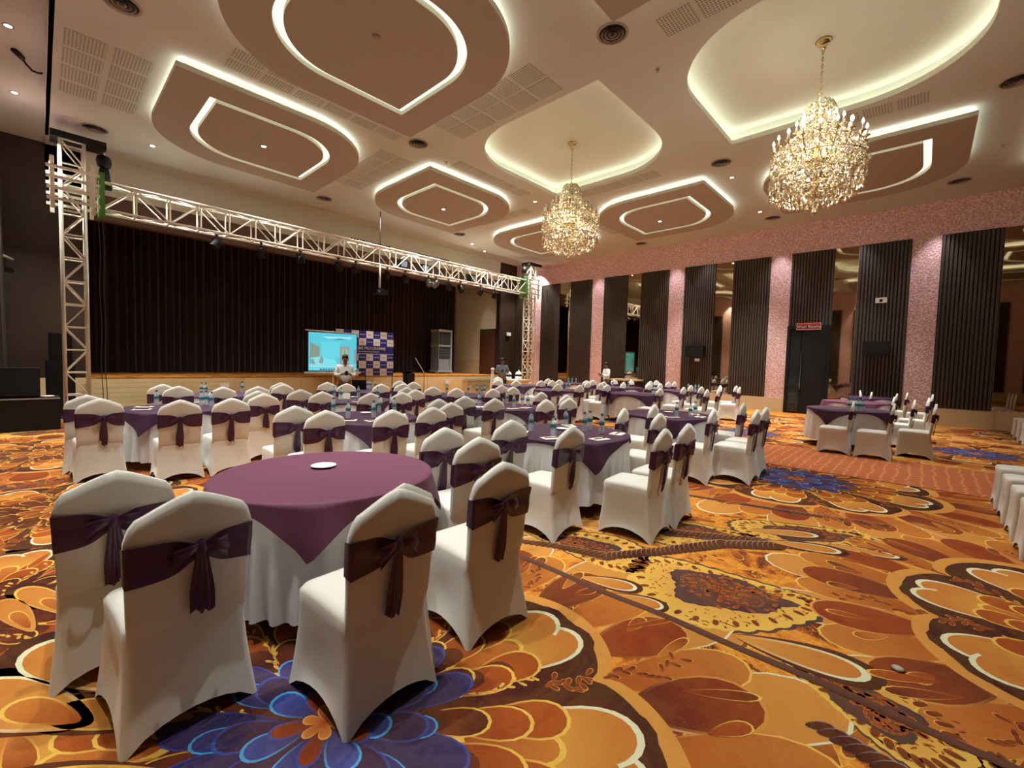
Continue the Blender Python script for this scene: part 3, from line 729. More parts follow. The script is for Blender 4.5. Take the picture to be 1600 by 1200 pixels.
def sash_mesh(seed):
    rnd = random.Random(seed); b = B(); b.smooth = True; th = .042; NU = 26; NV = 7
    kx = rnd.uniform(-.02, .03)
    def loop(v):     # v 0 bottom..1 top
        pts = []
        for i in range(NU):      # rear side left -> right then front
            f = i/(NU-1); x = -1+2*f
            pin = math.exp(-((x*.21-kx)/.055)**2)         # gathered at the knot
            z0 = .650+.050*pin+.008*math.sin(x*3+seed)+.012*(1-abs(x)); z1 = .812-.030*pin-.012*(1-abs(x))-.004*x
            z = z0+(z1-z0)*v; w_ = (back_w(z)+.004)*x
            y = back_y(z)-.006-.006*math.sin(v*PI*3+x*2.4+seed)*(1-.5*abs(x))-.010*pin
            pts.append((w_, y, z))
        for i in range(8):
            f = i/7; x = 1-2*f; z = .66+.145*v; pts.append((x*(back_w(z)+.004), back_y(z)+th+.004, z))
        return pts
    L = [loop(j/(NV-1)) for j in range(NV)]; k = len(L[0])
    b.add([p for l in L for p in l], [(a*k+i, a*k+(i+1) % k, (a+1)*k+(i+1) % k, (a+1)*k+i) for a in range(NV-1) for i in range(k)])
    return b.mesh('sash', MT['purple']), kx
def knot_mesh(seed, kx):
    rnd = random.Random(seed); b = B(); b.smooth = True; zc = .755; yc = back_y(.75)-.03
    # knot
    n = 10; rings = []
    for j in range(7):
        t = j/6; r = .026*math.sin(PI*(t*.9+.05))**.6
        rings.append([(kx+r*math.cos(2*PI*i/n)*.9, yc+.006+r*math.sin(2*PI*i/n)*.75, zc+.032-.064*t) for i in range(n)])
    b.add([p for l in rings for p in l], [(a*n+i, a*n+(i+1) % n, (a+1)*n+(i+1) % n, (a+1)*n+i) for a in range(6) for i in range(n)])
    # two short fanned loops
    for s in (-1, 1):
        m = 6; rows = []
        for j in range(m+1):
            t = j/m; w_ = .016+.062*t
            row = []
            for i in range(7):
                v = i/6-.5
                x = kx+s*(.010+.088*t*(1-.10*abs(v))); z = zc+.012-.030*t*t*(1 if s < 0 else .4)+v*w_*2*.62-.016*t
                y = yc-.004-.016*math.sin(PI*t)-.008*math.cos(v*PI*3)*t
                row.append((x, y, z))
            rows.append(row)
        b.add([p for l in rows for p in l], [(a*7+i, a*7+i+1, (a+1)*7+i+1, (a+1)*7+i) for a in range(m) for i in range(6)])
    return b.mesh('knot', MT['purple'])
def tail_mesh(seed, kx, s):
    rnd = random.Random(seed*7+s); b = B(); b.smooth = True; m = 9; NV = 9
    L = rnd.uniform(.26, .32); lean = rnd.uniform(-.015, .015); rows = []
    for j in range(m+1):
        t = j/m; z = .74-L*t-(.008*s*t); w_ = .014+.012*min(1, t*1.6)
        row = []
        for i in range(NV):
            v = i/(NV-1)-.5; x = kx+s*(.006+.013*min(1, t*1.5))+v*2*w_+lean*t
            y = back_y(max(z, .43))-.022-.006*math.sin(v*PI*5+s)*t**.5-.008*(1-t)
            row.append((x, y, z-(.008*math.sin(v*9+seed) if j == m else 0)))
        rows.append(row)
    b.add([p for l in rows for p in l], [(a*NV+i, a*NV+i+1, (a+1)*NV+i+1, (a+1)*NV+i) for a in range(m) for i in range(NV-1)])
    return b.mesh('tail', MT['purple'])
SEAT_ME, BACK_ME = seat_mesh(), back_mesh()
PROTO = []
for v in range(4):
    sm, kx = sash_mesh(v); km = knot_mesh(v, kx); tm = [tail_mesh(v, kx, -1), tail_mesh(v, kx, 1)]
    PROTO.append((sm, km, tm))
def new_chair(v, sash=True):
    t = empty('banquet_chair'); t['category'] = 'chair'
    link('seat_cover', SEAT_ME, t); link('back_cover', BACK_ME, t)
    if sash:
        s = link('sash', PROTO[v][0], t); link('knot', PROTO[v][1], s)
        link('tail', PROTO[v][2][0], s); link('tail', PROTO[v][2][1], s)
    return t
PROTO_CH = [new_chair(v) for v in range(4)]; used = [False]*5; plain = new_chair(0, False); PROTO_CH.append(plain)
def place_chair(x, y, rz, label, group=None, v=None):
    """(x, y) = point on the floor below the top centre of the back"""
    v = random.randrange(4) if v is None else v
    src = PROTO_CH[v]
    o = src if not used[v] else copy_tree(src); used[v] = True
    off = Matrix.Rotation(rz, 3, 'Z') @ Vector((0, .27, 0))
    o.location = (x+off.x, y+off.y, 0); o.rotation_euler = (0, 0, rz); o['label'] = label
    if group: o['group'] = group
    return o
# (table description, group, [(x, y, turn in degrees, where)])
CL = [
 ('nearest table', [(.42, 2.14, 4, 'near left chair of the'), (.24, 2.74, -4, 'far left chair of the'), (1.05, 1.62, 3, 'middle front chair of the'),
   (1.77, 1.68, -2, 'right front chair of the'), (2.21, 2.36, -3, 'near right chair of the'), (2.30, 2.88, 0, 'far right chair of the')]),
 ('second nearest table with bottles', [(3.10, 2.87, -4, 'far left chair of the'), (3.23, 2.25, 2, 'front left chair of the'), (3.81, 1.65, 5, 'front left pair chair of the'), (4.34, 1.65, 2, 'front right pair chair of the'), (5.0, 2.29, 3, 'near right chair of the'), (5.12, 2.74, 12, 'turned far right chair of the')]),
 ('dark table beside the aisle', [(6.04, 2.8, 8, 'far left chair of the'), (6.17, 2.02, 6, 'near left chair of the'), (6.62, 1.61, 2, 'aisle front left chair of the'), (7.17, 1.63, 0, 'aisle front right chair of the'), (7.55, 2.22, 4, 'right side chair of the')]),
 ('table behind the nearest', [(2.12, 5.18, -2, 'far left chair of the'), (2.06, 4.58, 2, 'near left chair of the'), (2.65, 4.25, 0, 'front left chair of the'), (3.2, 4.25, 2, 'front right chair of the'), (3.74, 4.58, 0, 'near right chair of the'), (3.77, 5.1, 6, 'far right chair of the')]),
 ('central bottle table', [(4.65, 5.28, -3, 'far left chair of the'), (4.77, 4.76, 0, 'near left chair of the'), (5.30, 4.2, 2, 'front left chair of the'), (5.85, 4.17, -2, 'front right chair of the'), (6.35, 4.62, 3, 'near right chair of the'), (6.42, 5.3, 5, 'far right chair of the')]),
 ('leftmost table', [(.49, 7.74, -3, 'far left chair of the'), (.49, 7.14, 2, 'near left chair of the'), (1.16, 6.54, -1, 'front left chair of the'), (1.70, 6.53, 2, 'front right chair of the'), (2.26, 7.1, 0, 'near right chair of the'), (2.30, 7.66, 3, 'far right chair of the')]),
 ('table below the screen', [(3.13, 7.72, -3, 'far left chair of the'), (3.16, 7.13, 2, 'near left chair of the'), (3.66, 6.52, 0, 'front left chair of the'), (4.20, 6.45, 2, 'front right chair of the'), (4.79, 6.9, 0, 'near right chair of the'), (4.86, 7.5, 4, 'far right chair of the')]),
 ('pinkish table before the steps', [(5.73, 7.5, -3, 'far left chair of the'), (5.85, 6.98, 0, 'near left chair of the'), (6.37, 6.45, 2, 'front chair of the'), (7.31, 6.76, 3, 'near right chair of the'), (7.45, 7.4, -2, 'far right chair of the')]),
 ('far left stage table', [(1.65, 9.92, -2, 'far left chair of the'), (1.63, 9.33, 2, 'near left chair of the'), (2.16, 8.81, 0, 'front left chair of the'), (2.70, 8.78, 1, 'front right chair of the'), (3.3, 9.26, 0, 'near right chair of the'), (3.34, 9.85, 3, 'far right chair of the')]),
 ('laptop table', [(4.44, 9.72, -4, 'far left chair of the'), (4.56, 9.15, 0, 'near left chair of the'), (5.15, 8.72, 2, 'front left chair of the'), (5.68, 8.70, -1, 'front right chair of the'), (6.28, 9.86, 3, 'far right chair of the'), (6.35, 9.25, 0, 'near right chair of the')]),
 ('table left of right truss', [(9.79, 9.7, -3, 'far left chair of the'), (9.96, 9.09, 2, 'near left chair of the'), (10.71, 8.72, 0, 'front left chair of the'), (11.28, 8.73, 2, 'front right chair of the'), (12.02, 9.0, 0, 'near right chair of the'), (12.35, 9.75, 4, 'far right chair of the'), (11.35, 11.1, 178, 'chair facing us behind the')]),
 ('mid distance swagged table', [(9.5, 7.15, 0, 'left chair of the'), (9.72, 6.6, 2, 'front left chair of the'), (10.85, 6.35, 3, 'front right chair of the'), (11.23, 6.9, 5, 'near right chair of the'), (11.7, 7.65, 8, 'far right chair of the')]),
 ('table before man in white', [(12.42, 7.52, 0, 'left chair of the'), (12.75, 7.0, 6, 'front chair of the'), (12.6, 8.3, -3, 'rear left chair of the'), (13.22, 8.45, -3, 'rear middle chair of the'), (14.72, 8.5, 176, 'left one facing us at the'), (15.2, 8.05, 185, 'right one facing us at the'), (13.75, 6.8, 3, 'near right chair of the'), (14.5, 7.3, 2, 'far right chair of the')]),
 ('scalloped table right of centre', [(10.55, 4.77, 2, 'front left chair of the'), (11.89, 4.72, 6, 'front right chair of the'), (12.9, 6.2, 0, 'rear left chair of the'), (13.55, 6.25, 4, 'rear right chair of the')]),
 ('violet table by wall mirror', [(11.4, 3.93, 6, 'front left chair of the'), (12.0, 3.85, 10, 'front middle chair of the'), (12.73, 4.55, 0, 'side chair of the'), (13.38, 5.1, 2, 'left chair of the'), (14.4, 4.9, 30, 'turned chair of the'), (14.6, 4.3, 3, 'right hand chair of the'), (13.95, 3.9, 8, 'outer right chair of the'), (15.0, 6.5, 0, 'rear left chair of the'), (15.7, 6.65, 4, 'rear right chair of the'), (15.85, 7.3, 175, 'chair facing us behind the')]),
 ('bottle pack table', [(10.26, .91, 2, 'rear left chair of the'), (10.21, .34, 0, 'near left chair of the'), (11.0, -.20, 0, 'aisle side chair of the'), (12.16, .10, 2, 'rear right chair of the')]),
 ('middle right hand table', [(13.12, .45, 0, 'near left chair of the'), (13.55, -.12, 3, 'front chair of the'), (15.05, .47, -2, 'right chair of the'), (15.35, 1.0, 4, 'far right chair of the')]),
 ('farthest right hand table', [(16.12, .36, 0, 'near left chair of the'), (15.9, -.18, 2, 'front chair of the'), (16.1, 1.25, 182, 'chair facing us at the')]),
]
TB = [(1.34, 2.95, -122, .80, 'nearest, bearing one white plate'), (4.12, 2.95, -122, .80, 'second from the front with six bottles'), (7.0, 3.02, -60, .80, 'dark, right of centre with three bottles'), (2.95, 5.45, 160, .80, 'directly behind the nearest table'),
      (5.58, 5.42, -95, .80, 'central, with bottles and note pads'), (1.38, 7.85, -134, .80, 'leftmost, beside the truss tower'), (4.0, 7.8, -80, .80, 'below the projection screen'), (6.62, 7.75, -70, .80, 'with five bottles before the stage steps'),
      (2.48, 10.08, -95, .80, 'small and far at the left against the stage'), (5.38, 10.0, -110, .80, 'holding the black laptop'), (11.2, 10.15, -125, .80, 'far, just left of the right truss tower'), (10.4, 7.85, -70, .82, 'in the middle distance with three bottles'),
      (14.0, 7.75, -80, .82, 'before the man in the white shirt'), (11.3, 5.85, -125, .82, 'with scalloped white cloth, right of centre'), (14.2, 5.75, -60, .82, 'bright violet, by the wall mirror'),
      (11.3, 1.12, -110, .80, 'holding the bottle pack'), (14.2, 1.25, -70, .80, 'middle of the right hand group'), (17.1, 1.2, -100, .80, 'farthest of the right hand group'), (14.6, 10.3, -90, .82, 'farthest, below the pink pilaster')]

def settle():
    C_ = []
    for ti, (desc, ch) in enumerate(CL):
        for (x, y, deg, where) in ch:
            a = math.radians(deg); C_.append([x-.25*math.sin(a), y+.25*math.cos(a), x*.73+y*.68, a])
    for it in range(400):
        for c_ in C_:
            if c_[2] < 3.4: continue
            for tx, ty, *_ in TB:
                dx, dy = c_[0]-tx, c_[1]-ty; d = math.hypot(dx, dy) or .01; lim = .97
                if d < lim: c_[0] += dx/d*(lim-d)*.5; c_[1] += dy/d*(lim-d)*.5
        for i in range(len(C_)):
            for j in range(i):
                a, b_ = C_[i], C_[j]; dx, dy = a[0]-b_[0], a[1]-b_[1]; d = math.hypot(dx, dy) or .01
                if d < .56 and min(a[2], b_[2]) > 3.4 and (abs(dx) < .50 and abs(dy) < .54): k = (.56-d)*.25/d; a[0] += dx*k; a[1] += dy*k; b_[0] -= dx*k; b_[1] -= dy*k
    return C_
SET = iter(settle())
for desc, ch in CL:
    for (x, y, deg, where) in ch:
        q = next(SET); x, y = q[0]+.25*math.sin(q[3]), q[1]-.25*math.cos(q[3])
        place_chair(x, y, math.radians(deg), 'white chair with purple sash, '+where+' '+desc, 'chairs at the '+desc)
# the extra chair stacked close in front of the middle front one
o = place_chair(1.15, 1.74, math.radians(2), 'white covered chair pushed inside the middle front chair at the nearest table', 'chairs at the nearest table', 4)
o.scale = (.84, .72, .99); o.location = (1.13, 1.90, 0)
# chairs without sashes at the right edge of the picture
for i, (x, wd) in enumerate(((7.68, 'farthest'), (7.02, 'fourth'), (6.38, 'third'), (5.78, 'second'), (5.13, 'nearest'))):
    place_chair(x, -1.12, 0, 'plain white chair seat, '+wd+' in the row at the right edge', 'sashless chairs at the right edge', 4)
for x, wd in ((16.5, 'farther'), (15.8, 'middle'), (15.1, 'nearer')):
    place_chair(x, -2.12, 0, 'plain white chair, '+wd+' of the far row at the right edge', 'sashless chairs by the right wall', 4)
# ================================================================ TABLES
def skirt_mesh(r, z0, npl, seed):
    rnd = random.Random(seed); b = B(); b.smooth = True; n = npl*6; rows = []
    for z, f in ((.757, 0), (.74, .0), (.60, .30), (.40, .8), (.22, 1.2), (z0, 1.35)):
        row = []
        for i in range(n):
            a = 2*PI*i/n; rr = r+.012+.022*f*(1-z)+.020*f*math.sin(npl*a+1.3*math.sin(5*a+seed)+.3*z)+.006*f*math.sin(a*npl*.37+z*5+seed)
            row.append((rr*math.cos(a), rr*math.sin(a), z+(.012*math.sin(3*a+seed)+.006*math.sin(npl*.5*a) if z == z0 else 0)))
        rows.append(row)
    b.add([p for l in rows for p in l], [(a*n+i, a*n+(i+1) % n, (a+1)*n+(i+1) % n, (a+1)*n+i) for a in range(len(rows)-1) for i in range(n)])
    n2 = [(r*math.cos(2*PI*i/40), r*math.sin(2*PI*i/40), .757) for i in range(40)]; b.add(n2, [tuple(range(40))])
    return b.mesh('white_table_skirt', MT['skirt'])
def overlay_mesh(r, half, ang, seed, om):
    b = B(); b.smooth = True; n = 144; rnd = random.Random(seed); R1 = r+.010
    rows = []; fr = [0, .35, .7, .93, .985]
    for f in fr: rows.append([(R1*f*math.cos(2*PI*i/n), R1*f*math.sin(2*PI*i/n), .7655) for i in range(n)])
    K = 7
    for k in range(K+1):
        t = k/K; row = []
        for i in range(n):
            a = 2*PI*i/n; q = a-ang+PI/4; e = half/max(abs(math.cos(q)), abs(math.sin(q)), 1e-3)
            hang = max(.03, e-r)*t; cor = max(0, (e-half)/(half*.414))
            rad = R1+.014+.026*min(1, hang*5)+.030*hang+.022*hang/.4*math.sin(18*a+seed)+(.030*t*cor*math.sin(9*q))
            row.append((rad*math.cos(a), rad*math.sin(a), .762-hang))
        rows.append(row)
    vs = [p for l in rows for p in l]
    b.add(vs, [(a*n+i, a*n+(i+1) % n, (a+1)*n+(i+1) % n, (a+1)*n+i) for a in range(1, len(rows)-1) for i in range(n)]+[tuple(range(2*n-1, n-1, -1))])
    return b.mesh('purple_table_overlay', MT[om])
def rt_parts(t):
    bb = B(); bb.lathe([(.655, .725), (.66, .735), (.66, .752), (.655, .756)], 40); bb.link('tabletop', MT['darkwood'], t)
    for k in range(4):
        a = PI/4+k*PI/2; bb = B(); bb.tube((.5*math.cos(a), .5*math.sin(a), 0), (.42*math.cos(a), .42*math.sin(a), .725), .016); bb.link('leg', MT['black'], t)
for i, (x, y, ang, half, d_) in enumerate(TB):
    t = empty('round_table', (x, y, 0), label='round banquet table under cloth, '+d_, cat='table', group='round banquet tables'); rt_parts(t)
    link('white_table_skirt', skirt_mesh(.672, .13, 34 if i < 8 else 22, i), loc=(x, y, 0), label='white pleated skirt cloth of the table '+d_, cat='tablecloth', group='white pleated table skirts')
    link('purple_table_overlay', overlay_mesh(.672, half-.10, math.radians(ang), i, 'overlay' if i in (0, 16) else 'overlay2'), loc=(x, y, 0), label='purple square overlay cloth on the table '+d_, cat='tablecloth', group='purple overlay cloths')
TOPZ = .7665
# ---- bottles
def bottle_proto():
    t = empty('water_bottle')
    bb = B(); bb.smooth = True; bb.lathe([(.028, 0), (.031, .006), (.031, .06), (.029, .075), (.031, .09), (.031, .14), (.026, .165), (.014, .19), (.013, .205)], 14); bb.link('bottle_body', MT['bottle'], t)
    bb = B(); bb.smooth = True; bb.lathe([(.0318, .092), (.0318, .130)], 14, cap=False); bb.link('wrap_label', MT['wrap'], t)
    bb = B(); bb.lathe([(.015, .20), (.015, .222), (.012, .225)], 12); bb.link('cap', MT['cap'], t)
    t['category'] = 'bottle'; return t
PB = bottle_proto(); first_bottle = [True]
def bottle(x, y, label, group, z=TOPZ):
    o = PB if first_bottle[0] else copy_tree(PB); first_bottle[0] = False
    o.location = (x, y, z); o.rotation_euler = (0, 0, random.random()*6); o['label'] = label; o['group'] = group
# ================================================================ THINGS ON THE TABLES
BOT = [('second table from the front', [(3.834, 3.26), (3.739, 2.869), (4.443, 3.216), (4.327, 2.864), (4.501, 2.901), (4.347, 2.645)]),
       ('dark table right of centre', [(6.819, 2.81), (6.883, 2.62), (7.227, 2.675)]),
       ('table behind the nearest one', [(2.788, 5.986), (2.728, 5.436), (3.387, 5.8), (3.019, 5.31), (3.496, 5.574)]),
       ('table below the projection screen', [(3.849, 7.951), (3.901, 8.351), (4.347, 8.24), (4.556, 7.869)]),
       ('laptop table', [(5.74, 10.429), (5.779, 10.353), (5.871, 10.27)]),
       ('leftmost table', [(1.193, 8.378), (1.662, 7.93), (1.733, 7.985), (1.754, 7.762)]),
       ('far left table against the stage', [(2.155, 10.276), (2.203, 10.161), (2.904, 10.446)]),
       ('central table', [(6.014, 5.728), (5.643, 5.201), (5.993, 5.319), (5.929, 5.134), (5.319, 5.743)]),
       ('table before the stage steps', [(6.499, 8.139), (6.964, 7.901), (7.009, 7.657), (6.985, 7.455), (7.134, 7.527)]),
       ('table in the middle distance', [(10.9, 7.9), (10.75, 8.082), (10.85, 7.751)]),
       ('table before man in white', [(14.221, 8.265), (14.5, 7.782), (14.298, 7.842)]),
       ('scalloped table right of centre', [(11.737, 5.5), (11.533, 5.45), (11.425, 5.315), (11.522, 5.36)]),
       ('violet table by the mirror', [(14.7, 5.7), (14.644, 5.45), (14.389, 5.25), (14.32, 5.33)]),
       ('farthest table below the pink pilaster', [(14.485, 10.4), (14.48, 10.23), (14.557, 10.1)]),
       ('aisle side table with the pack', [(11.80, 1.12)])]
ORD = ['leftmost', 'second from left', 'third from left', 'third from right', 'second from right', 'rightmost']
for k, L in BOT:
    px = sorted(L, key=lambda p: (RX.x*p[0]+RX.y*p[1])/(FW.x*p[0]+FW.y*p[1])); n = len(px)
    for i, (x, y) in enumerate(px):
        wd = 'only' if n == 1 else (ORD[i] if i < n/2 else ORD[6-(n-i)])
        bottle(x, y, 'teal labelled water bottle, '+wd+' on the '+k, 'water bottles on the '+k)
# shrink wrapped pack of bottles
k = 0
for i in range(5):
    for j in range(4):
        bottle(10.92+i*.066, .86+j*.066, 'small water bottle in the tight pack on the aisle side table', 'pack of water bottles on the aisle side table')
def plate(x, y, label, r=.075):
    bb = B(); bb.smooth = True; bb.lathe([(r*.55, 0), (r*.6, .002), (r*.97, .014), (r, .016), (r*.95, .0155), (r*.6, .006), (.001, .005)], 32, c=(0, 0, 0)); bb.link('plate', MT['porcelain'], loc=(x, y, TOPZ), label=label, cat='plate')
plate(1.37, 3.09, 'single white side plate on the nearest purple table', .085); plate(4.21, 3.09, 'white plate between bottles on the second table from the front')
plate(3.14, 5.74, 'white plate on the table behind the nearest one'); plate(7.19, 3.10, 'white plate on the dark table right of centre'); plate(4.2, 8.2, 'white plate on the table below the screen')
def pad(x, y, a, d_, pen=True):
    bb = B(); bb.box(-.10, -.07, 0, .10, .07, .004); bb.link('note_sheet', MT['paper'], loc=(x, y, TOPZ), rot=(0, 0, a), label='cream note sheet '+d_, cat='paper', group='note sheets on the tables')
    if pen:
        bb = B(); bb.tube((-.075, .01, .009), (.07, -.01, .009), .0045); bb.tube((.07, -.01, .009), (.082, -.012, .009), .002)
        bb.link('pen', MT['pen'], loc=(x, y, TOPZ), rot=(0, 0, a+.1), label='dark pen '+d_, cat='pen', group='pens on the note sheets')
s2 = 'on the second nearest table'
for x, y, a, d_ in ((3.62, 2.80, -.4, 'at the near left '+s2), (3.98, 2.44, -.2, 'at the near edge '+s2), (4.45, 2.50, .2, 'at the right '+s2), (3.68, 3.30, -1, 'at the far left '+s2), (4.52, 3.22, 1.0, 'at the far right '+s2),
                    (7.02, 2.52, .1, 'at the near edge of the dark table right of centre'), (6.62, 2.80, -.6, 'at the left of the dark table right of centre'), (7.32, 2.72, .6, 'at the right of the dark table right of centre'),
                    (2.62, 5.22, -.6, 'at the left of the table behind the nearest one'), (2.86, 5.02, 0, 'at the near edge of the table behind the nearest one'), (3.45, 5.34, .9, 'at the right of the table behind the nearest one'),
                    (4.25, 8.28, .4, 'at the far right of the table below the screen'), (3.90, 7.38, 0, 'at the near edge of the table below the screen'), (1.02, 8.15, -.7, 'at the left of the leftmost table, farther one'), (.95, 7.80, -.4, 'at the left of the leftmost table, nearer one'),
                    (5.42, 5.02, -.1, 'at the near left of the central table'), (5.70, 4.98, .2, 'at the near right of the central table'), (5.12, 5.5, .9, 'at the left of the central table')):
    pad(x, y, a, d_)
# laptop
t = empty('laptop', (5.45, 10.28, TOPZ), -.55, label='open black laptop on the table in front of the man in pale shirt', cat='laptop')
bb = B(); bb.box(-.17, -.12, 0, .17, .12, .018); bb.link('keyboard_base', MT['black'], t)
bb = B(); T_ = Matrix.Translation((0, -.12, .018)) @ Matrix.Rotation(math.radians(14), 4, 'X'); bb.box(-.17, -.006, 0, .17, .006, .23, T_); bb.link('lid', MT['black'], t)
bb = B(); bb.box(-.09, -.06, 0, .09, .06, .10); 
o = B(); o.add([(-.10, -.05, 0), (.10, -.05, 0), (.10, 0, .11), (-.10, 0, .11), (.10, .05, 0), (-.10, .05, 0)], [(0, 1, 2, 3), (3, 2, 4, 5)]); o.link('tent_card', MT['paper'], loc=(3.95, 8.02, TOPZ), rot=(0, 0, -.5), label='folded cream tent card on the table below the projection screen', cat='card')
for x, y, k in ((3.6, 7.75, 'left'), (6.35, 7.95, 'far')): pass

# ================================================================ RIGHT WALL FITTINGS
def txt(body, size, loc, rot, m, parent, name='lettering', ex=.002, align='CENTER'):
    cu = bpy.data.curves.new(name, 'FONT'); cu.body = body; cu.size = size; cu.extrude = ex; cu.align_x = align; cu.align_y = 'CENTER'; cu.offset = .0012 if size < .13 else .002
    o = bpy.data.objects.new(name, cu); COL.objects.link(o); dg = bpy.context.evaluated_depsgraph_get(); me = bpy.data.meshes.new_from_object(o.evaluated_get(dg)); me.materials.clear(); me.materials.append(m)
    bpy.data.objects.remove(o); o = bpy.data.objects.new(name, me); COL.objects.link(o); o.location = loc; o.rotation_euler = rot
    if parent: o.parent = parent
    return o
sg = empty('washroom_sign', (XW-.085, 3.0, 3.03), label='red sign with white lettering Wash Rooms above the black glass door', cat='sign')
bb = B(); bb.box(-.015, -.36, -.115, .015, .36, .115); bb.link('sign_board', MT['red'], sg)
bb = B()
for (y0, z0, y1, z1) in ((-.36, .10, .36, .115), (-.36, -.115, .36, -.10), (-.36, -.10, -.347, .10), (.347, -.10, .36, .10)): bb.box(-.018, y0, z0, -.014, y1, z1)
bb.link('sign_border', mat('pale_red', (.85, .45, .35), .5), sg)
txt('Wash Rooms', .125, (-.018, 0, -.012), (PI/2, 0, -PI/2), MT['whiteplastic'], sg)
def wall_speaker(y, z, d_):
    t = empty('wall_speaker', (XW-.06, y, z), label='black box loudspeaker on the slatted wall '+d_, cat='loudspeaker')
    bb = B(); bb.box(-.30, -.34, -.22, -.05, .34, .22); bb.link('cabinet', MT['black'], t)
    bb = B(); bb.box(-.305, -.31, -.19, -.299, .31, .19); bb.link('grille', MT['blackcloth'], t)
    bb = B(); bb.box(-.05, -.05, -.05, .01, .05, .05); bb.link('bracket', MT['black'], t)
wall_speaker(6.75, 2.15, 'left of the narrow mirror, right of centre'); wall_speaker(1.15, 2.26, 'right of the washroom door')
bb = B(); bb.box(-.12, -.09, -.06, 0, .09, .06); bb.box(-.13, -.04, -.035, -.12, .04, .035); bb.link('junction_box', MT['whiteplastic'], loc=(XW-.06, 6.7, 1.82), label='small white box below the left wall loudspeaker', cat='box')
t = empty('dome_camera', (XW-.06, 1.12, 3.78), label='white security camera box high on the slatted wall', cat='camera')
bb = B(); bb.box(-.07, -.14, -.08, 0, .14, .08); bb.link('housing', MT['whiteplastic'], t)
bb = B(); bb.smooth = True; bb.lathe([(.05, -.01), (.045, -.03), (.02, -.05), (0, -.052)], 12, c=(-.045, 0, -.01)); bb.tube((-.07, 0, 0), (-.10, 0, -.01), .04, 12); bb.link('lens', MT['black'], t)
t = empty('emergency_light', (17.55, YS-.02, 3.05), label='small white emergency lamp on the dark wood wall by the right truss tower', cat='lamp')
bb = B(); bb.box(-.16, -.10, -.09, .16, 0, .09); bb.link('housing', MT['whiteplastic'], t)
# stage front sockets
for x, d_ in ((4.05, 'on the left part of the stage front'), (13.1, 'on the stage front left of the steps')):
    bb = B(); bb.box(-.13, -.02, -.12, .13, 0, .12); bb.box(-.10, -.024, -.03, -.02, -.02, .05); bb.box(.02, -.024, -.03, .10, -.02, .05)
    bb.link('wall_socket', MT['whiteplastic'], loc=(x, STAGE_Y-.03, .5), label='white socket plate '+d_, cat='socket')
# ================================================================ TRUSS
def truss(root, p0, axis, length, w_, bay, chord_r=.032, br=.018, tag_='', wz=None):
    """square lattice truss; parts: four chords, rungs, diagonal braces. axis 'x' or 'z'"""
    def V(a, u, v): return (p0[0]+a, p0[1]+u, p0[2]+v) if axis == 'x' else (p0[0]+u, p0[1]+v, p0[2]+a)
    wz = wz or w_; cu = [(0, 0), (w_, 0), (w_, wz), (0, wz)]
    for u, v in cu:
        bb = B(); bb.smooth = True; bb.tube(V(0, u, v), V(length, u, v), chord_r, 8); bb.link('chord', MT['truss'], root)
    n = int(round(length/bay)); st = length/n
    meshes = {}
    for k in range(4):
        (u0, v0), (u1, v1) = cu[k], cu[(k+1) % 4]
        for i in range(n+1):
            key = ('r', k)
            if key not in meshes:
                bb = B(); a0 = Vector(V(0, u0, v0)); bb.tube(Vector((0, 0, 0)), Vector(V(0, u1, v1))-a0, br*1.15, 6); meshes[key] = bb.mesh('rung', MT['truss'])
            link('rung', meshes[key], root, loc=V(i*st, u0, v0))
            if i < n:
                f = (i+(k >= 2)) % 2; key = ('d', k, f)
                if key not in meshes:
                    bb = B(); A = V(0, u0, v0) if f == 0 else V(st, u0, v0); C_ = V(st, u1, v1) if f == 0 else V(0, u1, v1); o0 = Vector(V(0, u0, v0))
                    bb.tube(Vector(A)-o0, Vector(C_)-o0, br, 6); meshes[key] = bb.mesh('brace', MT['truss'])
                link('brace', meshes[key], root, loc=V(i*st, u0, v0))
TY = 14.0
